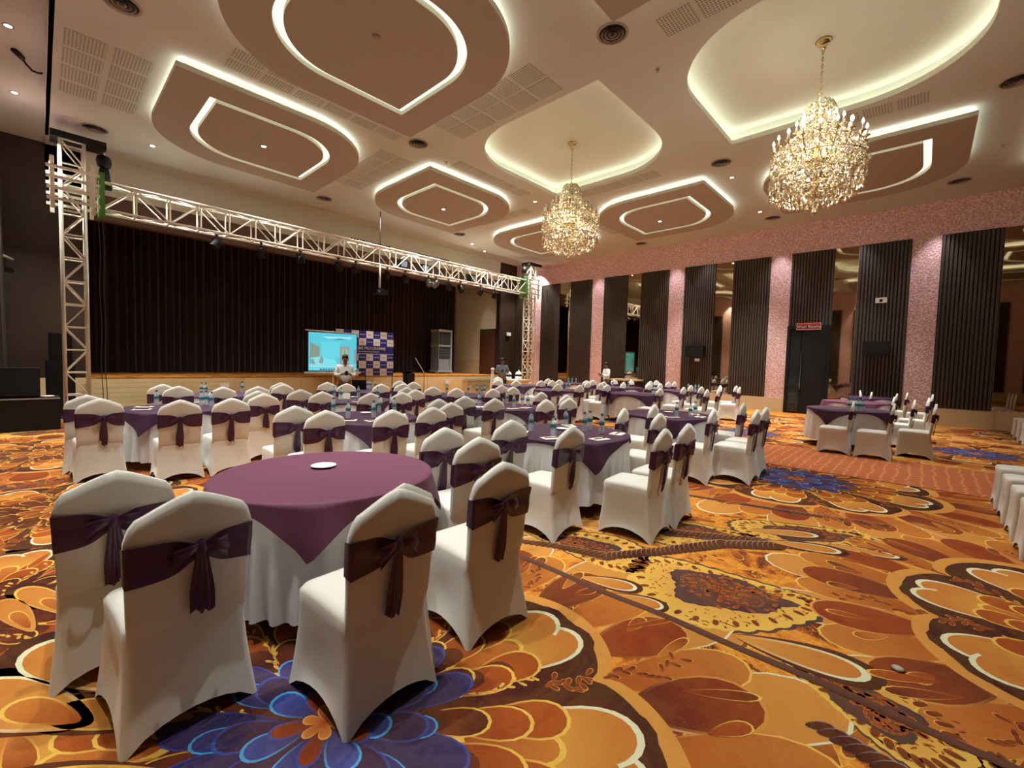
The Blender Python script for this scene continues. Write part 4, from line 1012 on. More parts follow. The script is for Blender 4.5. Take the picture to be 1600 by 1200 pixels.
for x0, d_, side in ((.40, 'at the left end of the stage', 0), (16.12, 'at the right end of the stage', 1)):
    t = empty('truss_tower', (0, 0, 0), label='cream lattice truss tower '+d_, cat='truss'); truss(t, (x0, TY, .03), 'z', 6.12, .38, .50)
    bb = B(); bb.box(x0-.12, TY-.12, 0, x0+.5, TY+.5, .03); bb.link('base_plate', MT['truss'], t)
    bb = B(); bb.box(x0-.15, TY-.06, 6.16, x0+.75, TY+.44, 6.30); bb.link('top_beam', MT['black'], t)
    s = empty('sleeve_block', label='cream steel sleeve with clamping bars on the truss tower '+d_.replace('at the ', '').replace(' end of the stage', ' of stage'), cat='sleeve')
    for z in (4.82, 5.05, 5.28, 5.5):
        for yy in (TY-.10, TY+.48):
            bb = B(); bb.box(x0-.22, yy-.02, z-.03, x0+.62, yy+.02, z+.03); bb.link('clamp_bar', MT['truss'], s)
    for xx in (x0-.13, x0+.51):
        for yy in (TY-.07, TY+.44):
            bb = B(); bb.box(xx-.035, yy-.03, 4.62, xx+.035, yy+.03, 5.72); bb.link('sleeve_post', MT['truss'], s)
    xm = x0+.62 if side == 0 else x0-.34
    h = empty('chain_hoist', (xm+.1, TY+.2, 5.95), label='black chain hoist with chain bag hanging '+('beside the left' if side == 0 else 'beside the right')+' truss tower', cat='hoist')
    bb = B(); bb.smooth = True; bb.lathe([(.05, -.16), (.12, -.12), (.14, 0), (.12, .10), (.04, .14)], 14); bb.link('motor', MT['black'], h)
    bb = B(); bb.add([(-.08, -.07, -.18), (.08, -.07, -.18), (.08, .07, -.18), (-.08, .07, -.18), (-.13, -.09, -.62), (.13, -.09, -.62), (.13, .09, -.62), (-.13, .09, -.62)], [(0, 1, 2, 3), (7, 6, 5, 4), (0, 4, 5, 1), (1, 5, 6, 2), (2, 6, 7, 3), (3, 7, 4, 0)]); bb.link('chain_bag', MT['blackcloth'], h)
    bb = B(); bb.tube((0, 0, .14), (0, 0, .25), .02); bb.link('hook', MT['chrome'], h)
    xs = x0+.66 if side == 0 else x0-.28
    bb = B(); bb.box(xs-.05, TY-.05, 4.66, xs+.05, TY+.43, 5.62); bb.link('lifting_sling', MT['green'], label='green lifting sling wrapped round the truss '+d_, cat='sling')
for xx in (1.0, 1.07):
    pts = [(xx+.012*math.sin(i*.9), TY-.03, .05+i*.24) for i in range(20)]
    bb = B(); bb.path(pts, .008, 5); bb.link('hoist_chain', MT['ventdark'], label='thin hoist chain hanging beside the left tower, '+('left strand' if xx < 1.05 else 'right strand'), cat='chain')
t = empty('truss_beam', label='long cream lattice truss beam spanning the whole stage front', cat='truss'); truss(t, (1.02, TY, 4.80), 'x', 14.86, .40, .66, wz=.62)
bb = B(); bb.box(1.0, TY, 4.86, 1.02, TY+.42, 5.36)
for x, d_ in ((7.9, 'left'), (10.6, 'right')):
    t = empty('cable_tray', (x, TY+.2, 5.455), label='black toothed lighting bar on top of the truss beam, '+d_+' one', cat='bar')
    bb = B(); bb.box(-.75, -.03, 0, .75, .03, .03); bb.link('bar', MT['black'], t)
    for i in range(14):
        bb = B(); bb.box(-.72+i*.108, -.05, .03, -.68+i*.108, .05, .09); bb.link('tooth', MT['black'], t)
# lamps under the beam
def par(x, z, tilt, yaw, d_, m='black'):
    t = empty('stage_lamp', (x, TY+.2, z), yaw, cat='stage light', label='black stage spotlight hanging under the truss, '+d_)
    bb = B(); bb.tube((0, 0, .0), (0, 0, -.10), .016); bb.box(-.03, -.03, -.02, .03, .03, .05); bb.link('clamp', MT['black'], t)
    bb = B()
    for sx in (-1, 1): bb.box(sx*.13-.006, -.02, -.26, sx*.13+.006, .02, -.10)
    bb.box(-.136, -.02, -.11, .136, .02, -.10); bb.link('yoke', MT['black'], t)
    T_ = Matrix.Translation((0, 0, -.24)) @ Matrix.Rotation(tilt, 4, 'X'); bb = B(); bb.smooth = True
    bb.lathe([(.05, .14), (.095, .11), (.115, .0), (.12, -.13), (.118, -.16)], 16, cap=False); bb.lathe([(.115, -.13), (0, -.125)], 16, cap=False)
    bb.v = [tuple(T_ @ Vector(v)) for v in bb.v]; bb.link('lamp_can', MT[m], t)
dsc = ['leftmost', 'second from left', 'third from left', 'fourth from left', 'left of the projector pole', 'right of the projector pole', 'near the middle, upper', 'first of the bright group', 'second of the bright group', 'third of the bright group', 'after the bright group', 'second from right', 'rightmost, against the pale wall']
for i, x in enumerate((3.35, 4.45, 5.55, 6.75, 7.35, 8.55, 9.3, 10.35, 10.7, 11.35, 11.95, 13.1, 13.95)):
    par(x, 4.77, (-.7, .5, -.3, .9, -.9, .4, 1.1, -.8, .9, .8, -.5, .6, .7)[i], (i*.7) % 2-1, dsc[i], 'grey' if i in (7, 8) else 'black')
for i, x in enumerate((9.15, 10.1, 12.55)):
    t = empty('control_box', (x, TY+.2, 5.0), cat='box', label='black box fitting inside the truss beam, '+('left one', 'middle one', 'right one')[i])
    bb = B(); bb.box(-.16, -.14, -.14, .16, .14, .16); bb.link('case', MT['black'], t); bb = B(); bb.box(-.12, -.16, -.10, .12, -.14, .10); bb.link('front_plate', MT['grey'], t)
# projector on its pole
t = empty('projector', (8.14, TY, 3.86), label='dark ceiling projector at the bottom of a long white pole below the truss', cat='projector')
bb = B(); bb.smooth = True; bb.tube((0, .0, .12), (0, .0, .95), .035, 10); bb.link('pole', MT['whiteplastic'], t)
bb = B(); bb.smooth = True; bb.tube((0, .0, .95), (0, .0, CH-3.86), .014, 8); bb.link('drop_rod', MT['black'], t)
bb = B(); bb.box(-.20, -.17, -.08, .24, .17, .06); bb.box(-.10, -.1, .06, .10, .1, .12); bb.link('body', MT['black'], t)
bb = B(); bb.tube((-.12, -.17, -.01), (-.12, -.20, -.01), .045, 14); bb.link('lens', MT['grey'], t)

# ================================================================ SCREEN, BANNER, STAGE FURNITURE
SX0, SX1, SY, SZ0, SZ1 = 6.38, 8.22, 15.7, 1.03, 2.44
t = empty('projection_screen', (0, 0, 0), label='tripod projection screen glowing cyan with a picture of a bedroom', cat='screen')
bb = B(); bb.box(SX0, SY, SZ0, SX1, SY+.01, SZ1); bb.link('screen_sheet', MT['black'], t)
def emf(name, col): return emis(name, col, .42)
img = [(SX0+.03, SZ0+.03, SX1-.03, SZ1-.03, (.10, .60, .72)), (SX0+.03, SZ1-.17, SX1-.03, SZ1-.03, (.16, .72, .86)),
       (SX0+.03, SZ0+.03, SX1-.03, SZ0+.10, (.18, .75, .92)), (SX0+.40, SZ0+.035, SX0+1.05, SZ0+.085, (.12, .25, .36))]
def quad(name, pts, col, dy, parent=t):
    b_ = B(); b_.add([(x, SY-dy, z) for x, z in pts], [tuple(range(len(pts)))]); b_.link(name, emf('projected_'+name, col), parent)
X_ = lambda u: SX0+.03+(SX1-SX0-.06)*u
Z_ = lambda v: SZ0+.03+(SZ1-SZ0-.06)*v
quad('image', [(X_(0), Z_(0)), (X_(1), Z_(0)), (X_(1), Z_(1)), (X_(0), Z_(1))], (.12, .62, .74), .004)
quad('image', [(X_(.25), Z_(.33)), (X_(.64), Z_(.33)), (X_(.64), Z_(.78)), (X_(.25), Z_(.78))], (.15, .70, .80), .006)
quad('image', [(X_(.03), Z_(.32)), (X_(.22), Z_(.38)), (X_(.22), Z_(.62)), (X_(.03), Z_(.74))], (.27, .33, .26), .007)
quad('image', [(X_(.0), Z_(.08)), (X_(.05), Z_(.34)), (X_(.30), Z_(.36)), (X_(.62), Z_(.08))], (.30, .74, .80), .008)
quad('image', [(X_(.30), Z_(.33)), (X_(.52), Z_(.31)), (X_(.60), Z_(.14)), (X_(.30), Z_(.14))], (.22, .78, .88), .009)
quad('image', [(X_(.03), Z_(.18)), (X_(.13), Z_(.16)), (X_(.10), Z_(.30)), (X_(.04), Z_(.30))], (.22, .40, .34), .010)
quad('image', [(X_(.63), Z_(.14)), (X_(.84), Z_(.14)), (X_(.84), Z_(.66)), (X_(.63), Z_(.66))], (.34, .34, .34), .008)
quad('image', [(X_(.68), Z_(.20)), (X_(.80), Z_(.20)), (X_(.80), Z_(.60)), (X_(.68), Z_(.60))], (.34, .50, .36), .009)
quad('image', [(X_(.735), Z_(.22)), (X_(.745), Z_(.22)), (X_(.745), Z_(.58)), (X_(.735), Z_(.58))], (.05, .10, .08), .010)
quad('image', [(X_(.94), Z_(.22)), (X_(.99), Z_(.20)), (X_(.99), Z_(.60)), (X_(.94), Z_(.58))], (.30, .33, .33), .008)
quad('image', [(X_(.27), Z_(.90)), (X_(.38), Z_(.85)), (X_(.84), Z_(.86)), (X_(.92), Z_(.92))], (.40, .86, .92), .008)
quad('image', [(X_(.45), Z_(.84)), (X_(.63), Z_(.835)), (X_(.80), Z_(.845)), (X_(.64), Z_(.875))], (.10, .22, .30), .010)
quad('image', [(X_(.20), Z_(.22)), (X_(.27), Z_(.17)), (X_(.30), Z_(.30)), (X_(.25), Z_(.40))], (.25, .38, .38), .011)
quad('image', [(X_(.0), Z_(.0)), (X_(1), Z_(.0)), (X_(1), Z_(.07)), (X_(.0), Z_(.07))], (.16, .70, .88), .011)
for i in range(8): quad('toolbar_icon', [(X_(.22+i*.055), Z_(.012)), (X_(.26+i*.055), Z_(.012)), (X_(.26+i*.055), Z_(.055)), (X_(.22+i*.055), Z_(.055))], (.10, .16, .24), .013)
bb = B(); bb.smooth = True; bb.tube((SX0-.08, SY, SZ1+.03), (SX1+.05, SY, SZ1+.0), .02, 8); bb.link('top_bar', MT['whiteplastic'], t)
bb = B(); bb.smooth = True; bb.tube((SX0-.10, SY, SZ0-.05), (SX1+.12, SY, SZ0-.05), .045, 10); bb.link('roller_case', MT['whiteplastic'], t)
bb = B(); bb.tube((7.30, SY+.03, .30), (7.30, SY+.03, SZ1+.06), .018, 8); bb.link('pole', MT['whiteplastic'], t)
for a in (0.3, 2.4, 4.5):
    bb = B(); bb.tube((7.30, SY+.03, .45), (7.30+.5*math.cos(a), SY+.03+.4*math.sin(a), .01), .012, 6); bb.link('leg', MT['black'], t)
# checkered backdrop
BX0, BX1, BY, BZ0, BZ1 = 7.48, 9.90, 15.9, .86, 2.60
t = empty('event_backdrop', (0, 0, 0), label='blue and white checkered banner reading CME PROGRAMME beside the screen', cat='banner')
navy = mat('banner_blue', (.012, .014, .17), .6); wht = mat('banner_white', (.62, .58, .58), .6); dk = mat('banner_dark_print', (.09, .06, .09), .6); wprint = mat('banner_white_print', (.55, .58, .72), .6)
bb = B(); bb.box(BX0, BY, BZ0, BX1, BY+.02, BZ1); bb.link('banner_sheet', navy, t)
nc = 8; cw = (BX1-BX0)/nc; rh = (BZ1-BZ0)/6.05; rows = [0, 1, 2, 4.05-.0, 5.05]
zr = [BZ0+rh*r for r in (0, 1, 2, 4.05, 5.05)]
for ri, z in enumerate(zr):
    for c in range(nc):
        white = ((c+ri) % 2 == (0 if ri < 3 else 0)) if False else ((c+ri+(1 if ri < 3 else 1)) % 2 == 1)
        x = BX0+c*cw
        if white: bb = B(); bb.box(x+.004, BY-.004, z+.004, x+cw-.004, BY, z+rh-.004); bb.link('white_square', wht, t)
        b2 = B()
        if white:
            b2.add([(x+.07, BY-.007, z+.17), (x+.10, BY-.007, z+.14), (x+.12, BY-.007, z+.11), (x+.09, BY-.007, z+.115)], [(0, 1, 2, 3)])
            for q in range(6): b2.box(x+.105+q*.024, BY-.007, z+.125, x+.122+q*.024, BY-.0045, z+.15-(q % 2)*.006)
        else:
            for q in range(8):
                if q == 4: continue
                b2.box(x+.05+q*.026, BY-.007, z+.13, x+.070+q*.026, BY-.0045, z+.155+(.012 if q in (0, 5) else 0))
        b2.link('logo', dk if white else wprint, t)
txt('CME PROGRAMME', .155, (BX0+.78, BY-.008, BZ0+rh*3+.20), (PI/2, 0, 0), wht, t, align='LEFT')
for k, (z, L, s_) in enumerate(((rh*3+.06, .95, .78), (rh*3-.03, 1.62, .78))):
    b2 = B(); x = BX0+s_; rr_ = random.Random(k)
    while x < BX0+s_+L: w_ = rr_.uniform(.02, .07); b2.box(x, BY-.007, BZ0+z, x+w_, BY-.004, BZ0+z+.028); x += w_+.018
    b2.link('small_lettering', wprint, t)
bb = B()
for x in (BX0+.02, (BX0+BX1)/2, BX1-.02): bb.tube((x, BY+.04, 0), (x, BY+.04, BZ1), .014)
bb.link('banner_frame', MT['black'], t)
# podium
t = empty('podium', (9.85, 14.7, 0), label='black draped podium standing before the stage beside the microphone', cat='podium')
bb = B(); bb.add([(-.15, -.14, 0), (.15, -.14, 0), (.15, .14, 0), (-.15, .14, 0), (-.17, -.16, 1.0), (.17, -.16, 1.0), (.17, .16, 1.0), (-.17, .16, 1.0)], [(3, 2, 1, 0), (4, 5, 6, 7), (0, 1, 5, 4), (1, 2, 6, 5), (2, 3, 7, 6), (3, 0, 4, 7)]); bb.link('column', MT['blackcloth'], t)
T_ = Matrix.Translation((0, 0, 1.06)) @ Matrix.Rotation(-.25, 4, 'X'); bb = B(); bb.box(-.19, -.17, -.03, .19, .17, .02, T_); bb.link('top', MT['black'], t)
t = empty('microphone_stand', (10.3, 14.5, 0), label='boom microphone stand leaning left beside the podium', cat='microphone')
bb = B(); bb.tube((.12, 0, .02), (.12, 0, 1.05), .011); bb.link('pole', MT['black'], t)
bb = B(); bb.tube((.16, 0, .98), (-.30, 0, 1.60), .012); bb.link('boom', MT['whiteplastic'], t)
bb = B(); bb.smooth = True; bb.tube((-.30, 0, 1.60), (-.37, 0, 1.69), .016); bb.tube((-.37, 0, 1.69), (-.40, 0, 1.74), .028); bb.link('microphone', MT['black'], t)
for a in (0, 2.1, 4.2):
    bb = B(); bb.tube((.12, 0, .08), (.12+.3*math.cos(a), .3*math.sin(a), .01), .010); bb.link('leg', MT['black'], t)
# tall air cooler
t = empty('air_cooler', (14.75, 19.0, STAGE_Z), label='tall grey air cooler with two fan grilles on the stage', cat='air cooler')
def cbox(n, a, m, p=t): bb = B(); bb.box(*a); return bb.link(n, MT[m], p)
cbox('cabinet', (-.42, -.32, .14, .38, .35, 2.28), 'grey'); MT['grey2'] = mat('light_grey_plastic', (.30, .33, .35), .45)
cbox('top_frame', (-.45, -.35, 2.20, .41, .36, 2.32), 'grey2'); cbox('middle_frame', (-.45, -.35, 1.42, .41, .36, 1.52), 'grey2'); cbox('side_rail', (.34, -.36, .14, .44, .36, 2.30), 'grey2')
for z0, z1 in ((1.54, 2.18), (.80, 1.40)):
    cbox('fan_grille', (-.38, -.345, z0, .32, -.32, z1), 'black')
    for i in range(9): cbox('louvre', (-.37, -.36, z0+.04+i*(z1-z0-.08)/9, .31, -.345, z0+.055+i*(z1-z0-.08)/9), 'grey')
for i in range(7): cbox('water_tank_rib', (-.38+i*.10, -.35, .16, -.33+i*.10, -.32, .74), 'grey2')
for i in range(9): cbox('vent_rib', (.44, -.2, .9+i*.14, .47, .2, .95+i*.14), 'grey')
for sx in (-.42, .42): 
    bb = B(); bb.tube((sx, -.25, .07), (sx, -.15, .07), .07, 12); bb.link('castor', MT['whiteplastic'], t)
cbox('base', (-.5, -.38, .08, .48, .38, .16), 'grey2')
# loudspeakers at the left
t = empty('column_loudspeaker', (.16, 15.3, 0), label='tall narrow black loudspeaker column left of the truss tower', cat='loudspeaker')
cbox('cabinet', (-.06, -.2, 0, .44, .25, 1.3), 'black', t); cbox('upper_cabinet', (0.0, -.16, 1.3, .40, .22, 1.95), 'black', t); cbox('grille', (-.03, -.215, .05, .41, -.2, 1.25), 'blackcloth', t)
t = empty('stage_monitor', (-.45, 12.3, 0), label='large black loudspeaker lying at the left edge, lower of two', cat='loudspeaker')
cbox('cabinet', (-.1, 0, 0, .72, .7, .62), 'black', t); cbox('edge_strip', (-.1, -.01, .60, .72, .0, .625), 'vent', t)
t['label'] = 'black flight case at the left edge with pale top edge'; t.name = 'flight_case'; t['category'] = 'case'
t = empty('stage_monitor', (-.45, 12.45, .63), label='dark loudspeaker box on top of the flight case at left edge', cat='loudspeaker')
cbox('cabinet', (-.1, 0, 0, .46, .5, .56), 'black', t); cbox('grille', (-.09, -.012, .03, .44, 0, .53), 'blackcloth', t)
bb = B(); bb.smooth = True; bb.lathe([(.04, 0), (.09, .01), (.10, .03), (.06, .035)], 14); bb.link('white_lamp_head', MT['whiteplastic'], loc=(.10, 12.4, .63), label='small white round dish on the flight case at left edge', cat='dish')
rr_ = random.Random(5)
for i in range(5):
    pts = [(.15+i*.05+.25*math.sin(j*.5+i), 13.6+.25*math.cos(j*.43+i)+j*.02, .01+.18*abs(math.sin(j*.25+i*.7))*(1-j/24)) for j in range(24)]
    bb = B(); bb.smooth = True; bb.path(pts, .012, 5); bb.link('cable', MT['black'], label='black cable on the floor left of the truss tower, '+('nearest', 'second', 'third', 'fourth', 'farthest')[i]+' loop', cat='cable', group='cables by the left truss tower')
# pale board leaning at the steps and water dispensers by the right tower
bb = B(); bb.smooth = True; bb.lathe([(.11, 0), (.10, .5), (.06, 1.0), (.05, 1.16), (.075, 1.18), (.075, 1.25), (.03, 1.28)], 16); bb.link('white_post', MT['whiteplastic'], loc=(12.85, 13.1, 0), label='white tapered post just left of the man with the phone', cat='post')
t = empty('service_counter', (13.45, 12.45, 0), label='low pale counter by the right truss tower holding two dispensers', cat='counter')
cbox('body', (-.62, -.3, 0, .62, .3, .78), 'planks', t); cbox('top', (-.66, -.34, .78, .66, .34, .82), 'whiteplastic', t)
for x, d_ in ((-.35, 'left'), (.30, 'right')):
    t = empty('drink_dispenser', (13.45+x, 12.45, .82), label='white domed drink dispenser on the low counter, '+d_+' one', cat='dispenser')
    bb = B(); bb.smooth = True; bb.lathe([(.13, 0), (.15, .02), (.15, .12)], 16); bb.link('base', MT['whiteplastic'], t)
    bb = B(); bb.smooth = True; bb.lathe([(.14, .12), (.14, .20)], 16, cap=False); bb.link('band', MT['black'], t)
    bb = B(); bb.smooth = True; bb.lathe([(.15, .20), (.14, .26), (.08, .32), (.02, .34), (.02, .40)], 16); bb.link('dome_lid', MT['whiteplastic'], t)
# long wooden console by the mirror near the man in the white shirt
t = empty('side_console', (17.75, 9.6, 0), label='low brown console against the wall mirror behind the man in white', cat='console')
cbox('body', (-.3, -.55, 0, .32, .6, .85), 'darkwood', t); cbox('top', (-.34, -.6, .85, .34, .65, .92), 'planks', t)

# loose wire under the ceiling at the left and a small bracket on the dark wall
rr_ = random.Random(8); pts = [(-.12, 12.2, CH2-.01)]
for i in range(12): pts.append((-.12+i*.024, 12.2+i*.03, CH2-.03-.10*math.sin(i*.26)-.02*rr_.random()))
bb = B(); bb.smooth = True; bb.path(pts, .018, 5); bb.tube((-.20, 12.05, CH2-.03), (-.10, 12.22, CH2-.05), .045, 8); bb.link('ceiling_wire', MT['black'], label='loose black wire hanging from the ceiling at the top left corner', cat='wire')
bb = B(); bb.smooth = True; bb.tube((-.55, YS-.02, 3.82), (-.55, YS-.22, 3.80), .04, 8); bb.tube((-.62, YS-.24, 3.84), (-.38, YS-.20, 3.74), .055, 8, .03); bb.link('wall_bracket', MT['vent'], label='small pale bracket lamp on the dark wall at left edge', cat='lamp')
# ================================================================ CHANDELIERS
def ring_pts(n, r, z, ph=0): return [(r*math.cos(2*PI*(i+ph)/n), r*math.sin(2*PI*(i+ph)/n), z) for i in range(n)]
def arm_mesh(r, z, zc, r0=.10):
    b = B(); b.smooth = True; pts = []
    for i in range(11):
        t = i/10; pts.append((r0+(r-r0)*t, 0, zc+(z-zc)*t-.17*math.sin(PI*t)+.05*math.sin(2*PI*t)))
    b.path(pts, .012, 6)
    b.lathe([(.012, 0), (.045, .012), (.05, .02), (.02, .024)], 10, c=(r, 0, z))
    return b.mesh('arm', MT['gold'])
def candle_mesh(r, z): b = B(); b.smooth = True; b.lathe([(.013, .02), (.013, .13)], 8, c=(r, 0, z)); return b.mesh('candle', MT['clearcrystal'])
def bulb_mesh(r, z, lit): b = B(); b.smooth = True; b.lathe([(.010, .13), (.018, .155), (.012, .18), (.002, .205)], 8, c=(r, 0, z)); return b.mesh('bulb', MT['bulb'] if lit else MT['clearcrystal'])
def drop(b, x, y, z, s):      # faceted pear drop
    b.lathe([(.002, 0), (.010*s, -.018*s), (.022*s, -.045*s), (.018*s, -.062*s), (.002, -.075*s)], 6, c=(x, y, z))
def bead(b, x, y, z, r): b.add([(x+r, y, z), (x, y+r, z), (x-r, y, z), (x, y-r, z), (x, y, z+r), (x, y, z-r)], [(0, 1, 4), (1, 2, 4), (2, 3, 4), (3, 0, 4), (1, 0, 5), (2, 1, 5), (3, 2, 5), (0, 3, 5)])
def chandelier(loc, rot, label, lit):
    t = empty('chandelier', loc, rot, label=label, cat='chandelier'); rn = random.Random(9)
    zt = PZ-loc[2]          # ceiling height above the origin (origin = centre of the body)
    b = B(); b.smooth = True; b.lathe([(.10, zt), (.12, zt-.02), (.09, zt-.06), (.035, zt-.09), (.05, zt-.12), (.02, zt-.15)], 20); b.link('ceiling_canopy', MT['gold'], t)
    b = B(); b.smooth = True; z = zt-.14; k = 0
    while z > .90:
        a = 0 if k % 2 else PI/2; u = Vector((math.cos(a), math.sin(a), 0)); pts = [Vector((0, 0, z-.045))+u*(.016*math.cos(q*PI/4))+Vector((0, 0, .034*math.sin(q*PI/4))) for q in range(9)]
        b.path(pts, .0045, 4); z -= .056; k += 1
    b.tube((.015, 0, .9), (.02, 0, zt-.14), .004, 5); b.link('chain', MT['gold'], t)
    b = B(); b.smooth = True; b.lathe([(.01, .92), (.03, .86), (.05, .80), (.03, .74), (.02, .66), (.06, .60), (.09, .52), (.05, .44), (.03, .36), (.035, .1), (.08, .02), (.12, -.06), (.10, -.2), (.05, -.3), (.03, -.55), (.06, -.62), (.02, -.72)], 16); b.link('central_column', MT['gold'], t)
    b = B(); b.smooth = True
    for r, z in ((.22, .52), (.60, .08), (.66, -.15), (.64, -.42), (.46, -.62)):
        P = ring_pts(40, r, z); b.path(P+[P[0]], .009, 5)
        for i in range(6): q = ring_pts(6, r, z)[i]; b.tube((0, 0, z+.04), q, .006, 5)
    b.link('ring_frame', MT['gold'], t)
    # crown of curled leaves
    for i in range(16):
        b = B(); b.smooth = True; a = 2*PI*i/16; pts = []
        for q in range(10):
            s_ = q/9; r = .04+.22*s_**1.3; z = .52+.34*math.sin(s_*PI*.86)-.04*s_; pts.append((r*math.cos(a), r*math.sin(a), z))
        b.path(pts, .011, 5); x, y, z = pts[-1]; drop(b, x, y, z, 1.4); drop(b, pts[6][0], pts[6][1], pts[6][2]-.02, 1.3); b.link('crown_scroll', MT['crystal'], t)
    # arms: lower ring of 18, upper ring of 12
    for n, r, z, zc, ph in ((18, .64, .10, -.10, 0), (12, .44, .27, .12, .5), (6, .25, .44, .36, 0)):
        am, cm, bm = arm_mesh(r, z, zc), candle_mesh(r, z), bulb_mesh(r, z, lit)
        for i in range(n):
            o = link('arm', am, t, rot=(0, 0, 2*PI*(i+ph)/n)); c_ = link('candle', cm, o); link('bulb', bm, c_)
    b = B(); b2 = B()
    for n, r, z, s_ in ((56, .67, -.14, 1.1), (60, .64, .04, .9), (52, .66, -.34, 1.2), (52, .65, -.48, 1.3), (42, .52, -.60, 1.3), (28, .36, -.66, 1.2), (14, .18, -.70, 1.2), (40, .46, .18, .9), (30, .34, .34, .8), (24, .25, .50, .9), (18, .21, .74, 1.0)):
        for i in range(n):
            a = 2*PI*(i+rn.random()*.4)/n; rr = r*(1+rn.uniform(-.05, .05)); L = rn.uniform(.02, .09)
            for q in range(int(L/.018)+1): bead(b2, rr*math.cos(a), rr*math.sin(a), z-q*.019, .0085)
            drop(b, rr*math.cos(a), rr*math.sin(a), z-L, s_*rn.uniform(.8, 1.05))
    # swagged bead strands from ring to ring and long straight ones below
    for i in range(36):
        a0 = 2*PI*i/36
        for (r0, z0, r1, z1, sag) in ((.62, .05, .64, -.12, .02), (.24, .50, .44, .22, .05), (.44, .22, .62, .04, .05), (.66, -.15, .64, -.42, .02)):
            for q in range(10):
                s_ = q/9; r = r0+(r1-r0)*s_; z = z0+(z1-z0)*s_-sag*math.sin(PI*s_); aa = a0+.12*s_; bead(b2, r*math.cos(aa), r*math.sin(aa), z, .011)
    for i in range(44):
        a = 2*PI*i/44; r = .64 if i % 2 else .56; z = -.34 if i % 2 else -.46
        for q in range(9): bead(b2, r*math.cos(a), r*math.sin(a), z-q*.021, .0095)
        drop(b, r*math.cos(a), r*math.sin(a), z-.19, 1.2)
    # loose facets filling the body
    for i in range(420):
        a = rn.uniform(0, 2*PI); z = rn.uniform(-.40, .40); r = (.60 if z < 0 else .56-z*1.0)*rn.uniform(.45, 1); s_ = rn.uniform(.7, 1.3)
        drop(b if i % 3 else b2, r*math.cos(a), r*math.sin(a), z, s_)
    b.link('crystal_drops', MT['crystal'], t, kind='stuff'); b2.link('bead_strands', MT['clearcrystal'], t, kind='stuff')
    b = B(); drop(b, 0, 0, -.86, 2.0); b.tube((0, 0, -.72), (0, 0, -.88), .004, 5); b.link('bottom_drop', MT['crystal'], t)
    for q, (dx, dy) in enumerate(((.25, .1), (-.2, .2), (0, -.27))):
        b = B(); b.smooth = True; b.lathe([(.002, -.03), (.022, -.01), (.026, .01), (.002, .035)], 8, c=(dx, dy, -.30)); b.link('inner_lamp', MT['innerbulb'], t)
    l = bpy.data.lights.new('chandelier_lamp', 'POINT'); l.energy = CHAND_W; l.color = (1, .88, .68); l.shadow_soft_size = .35
    o = bpy.data.objects.new('chandelier_lamp', l); COL.objects.link(o); o.location = loc
    return t
chandelier((8.9, 1.5, 5.12), .2, 'large lit crystal chandelier with glowing candle bulbs hanging at upper right', True)
chandelier((9.05, 6.62, 5.10), .5, 'smaller looking golden crystal chandelier with unlit candles hanging near the centre', False)
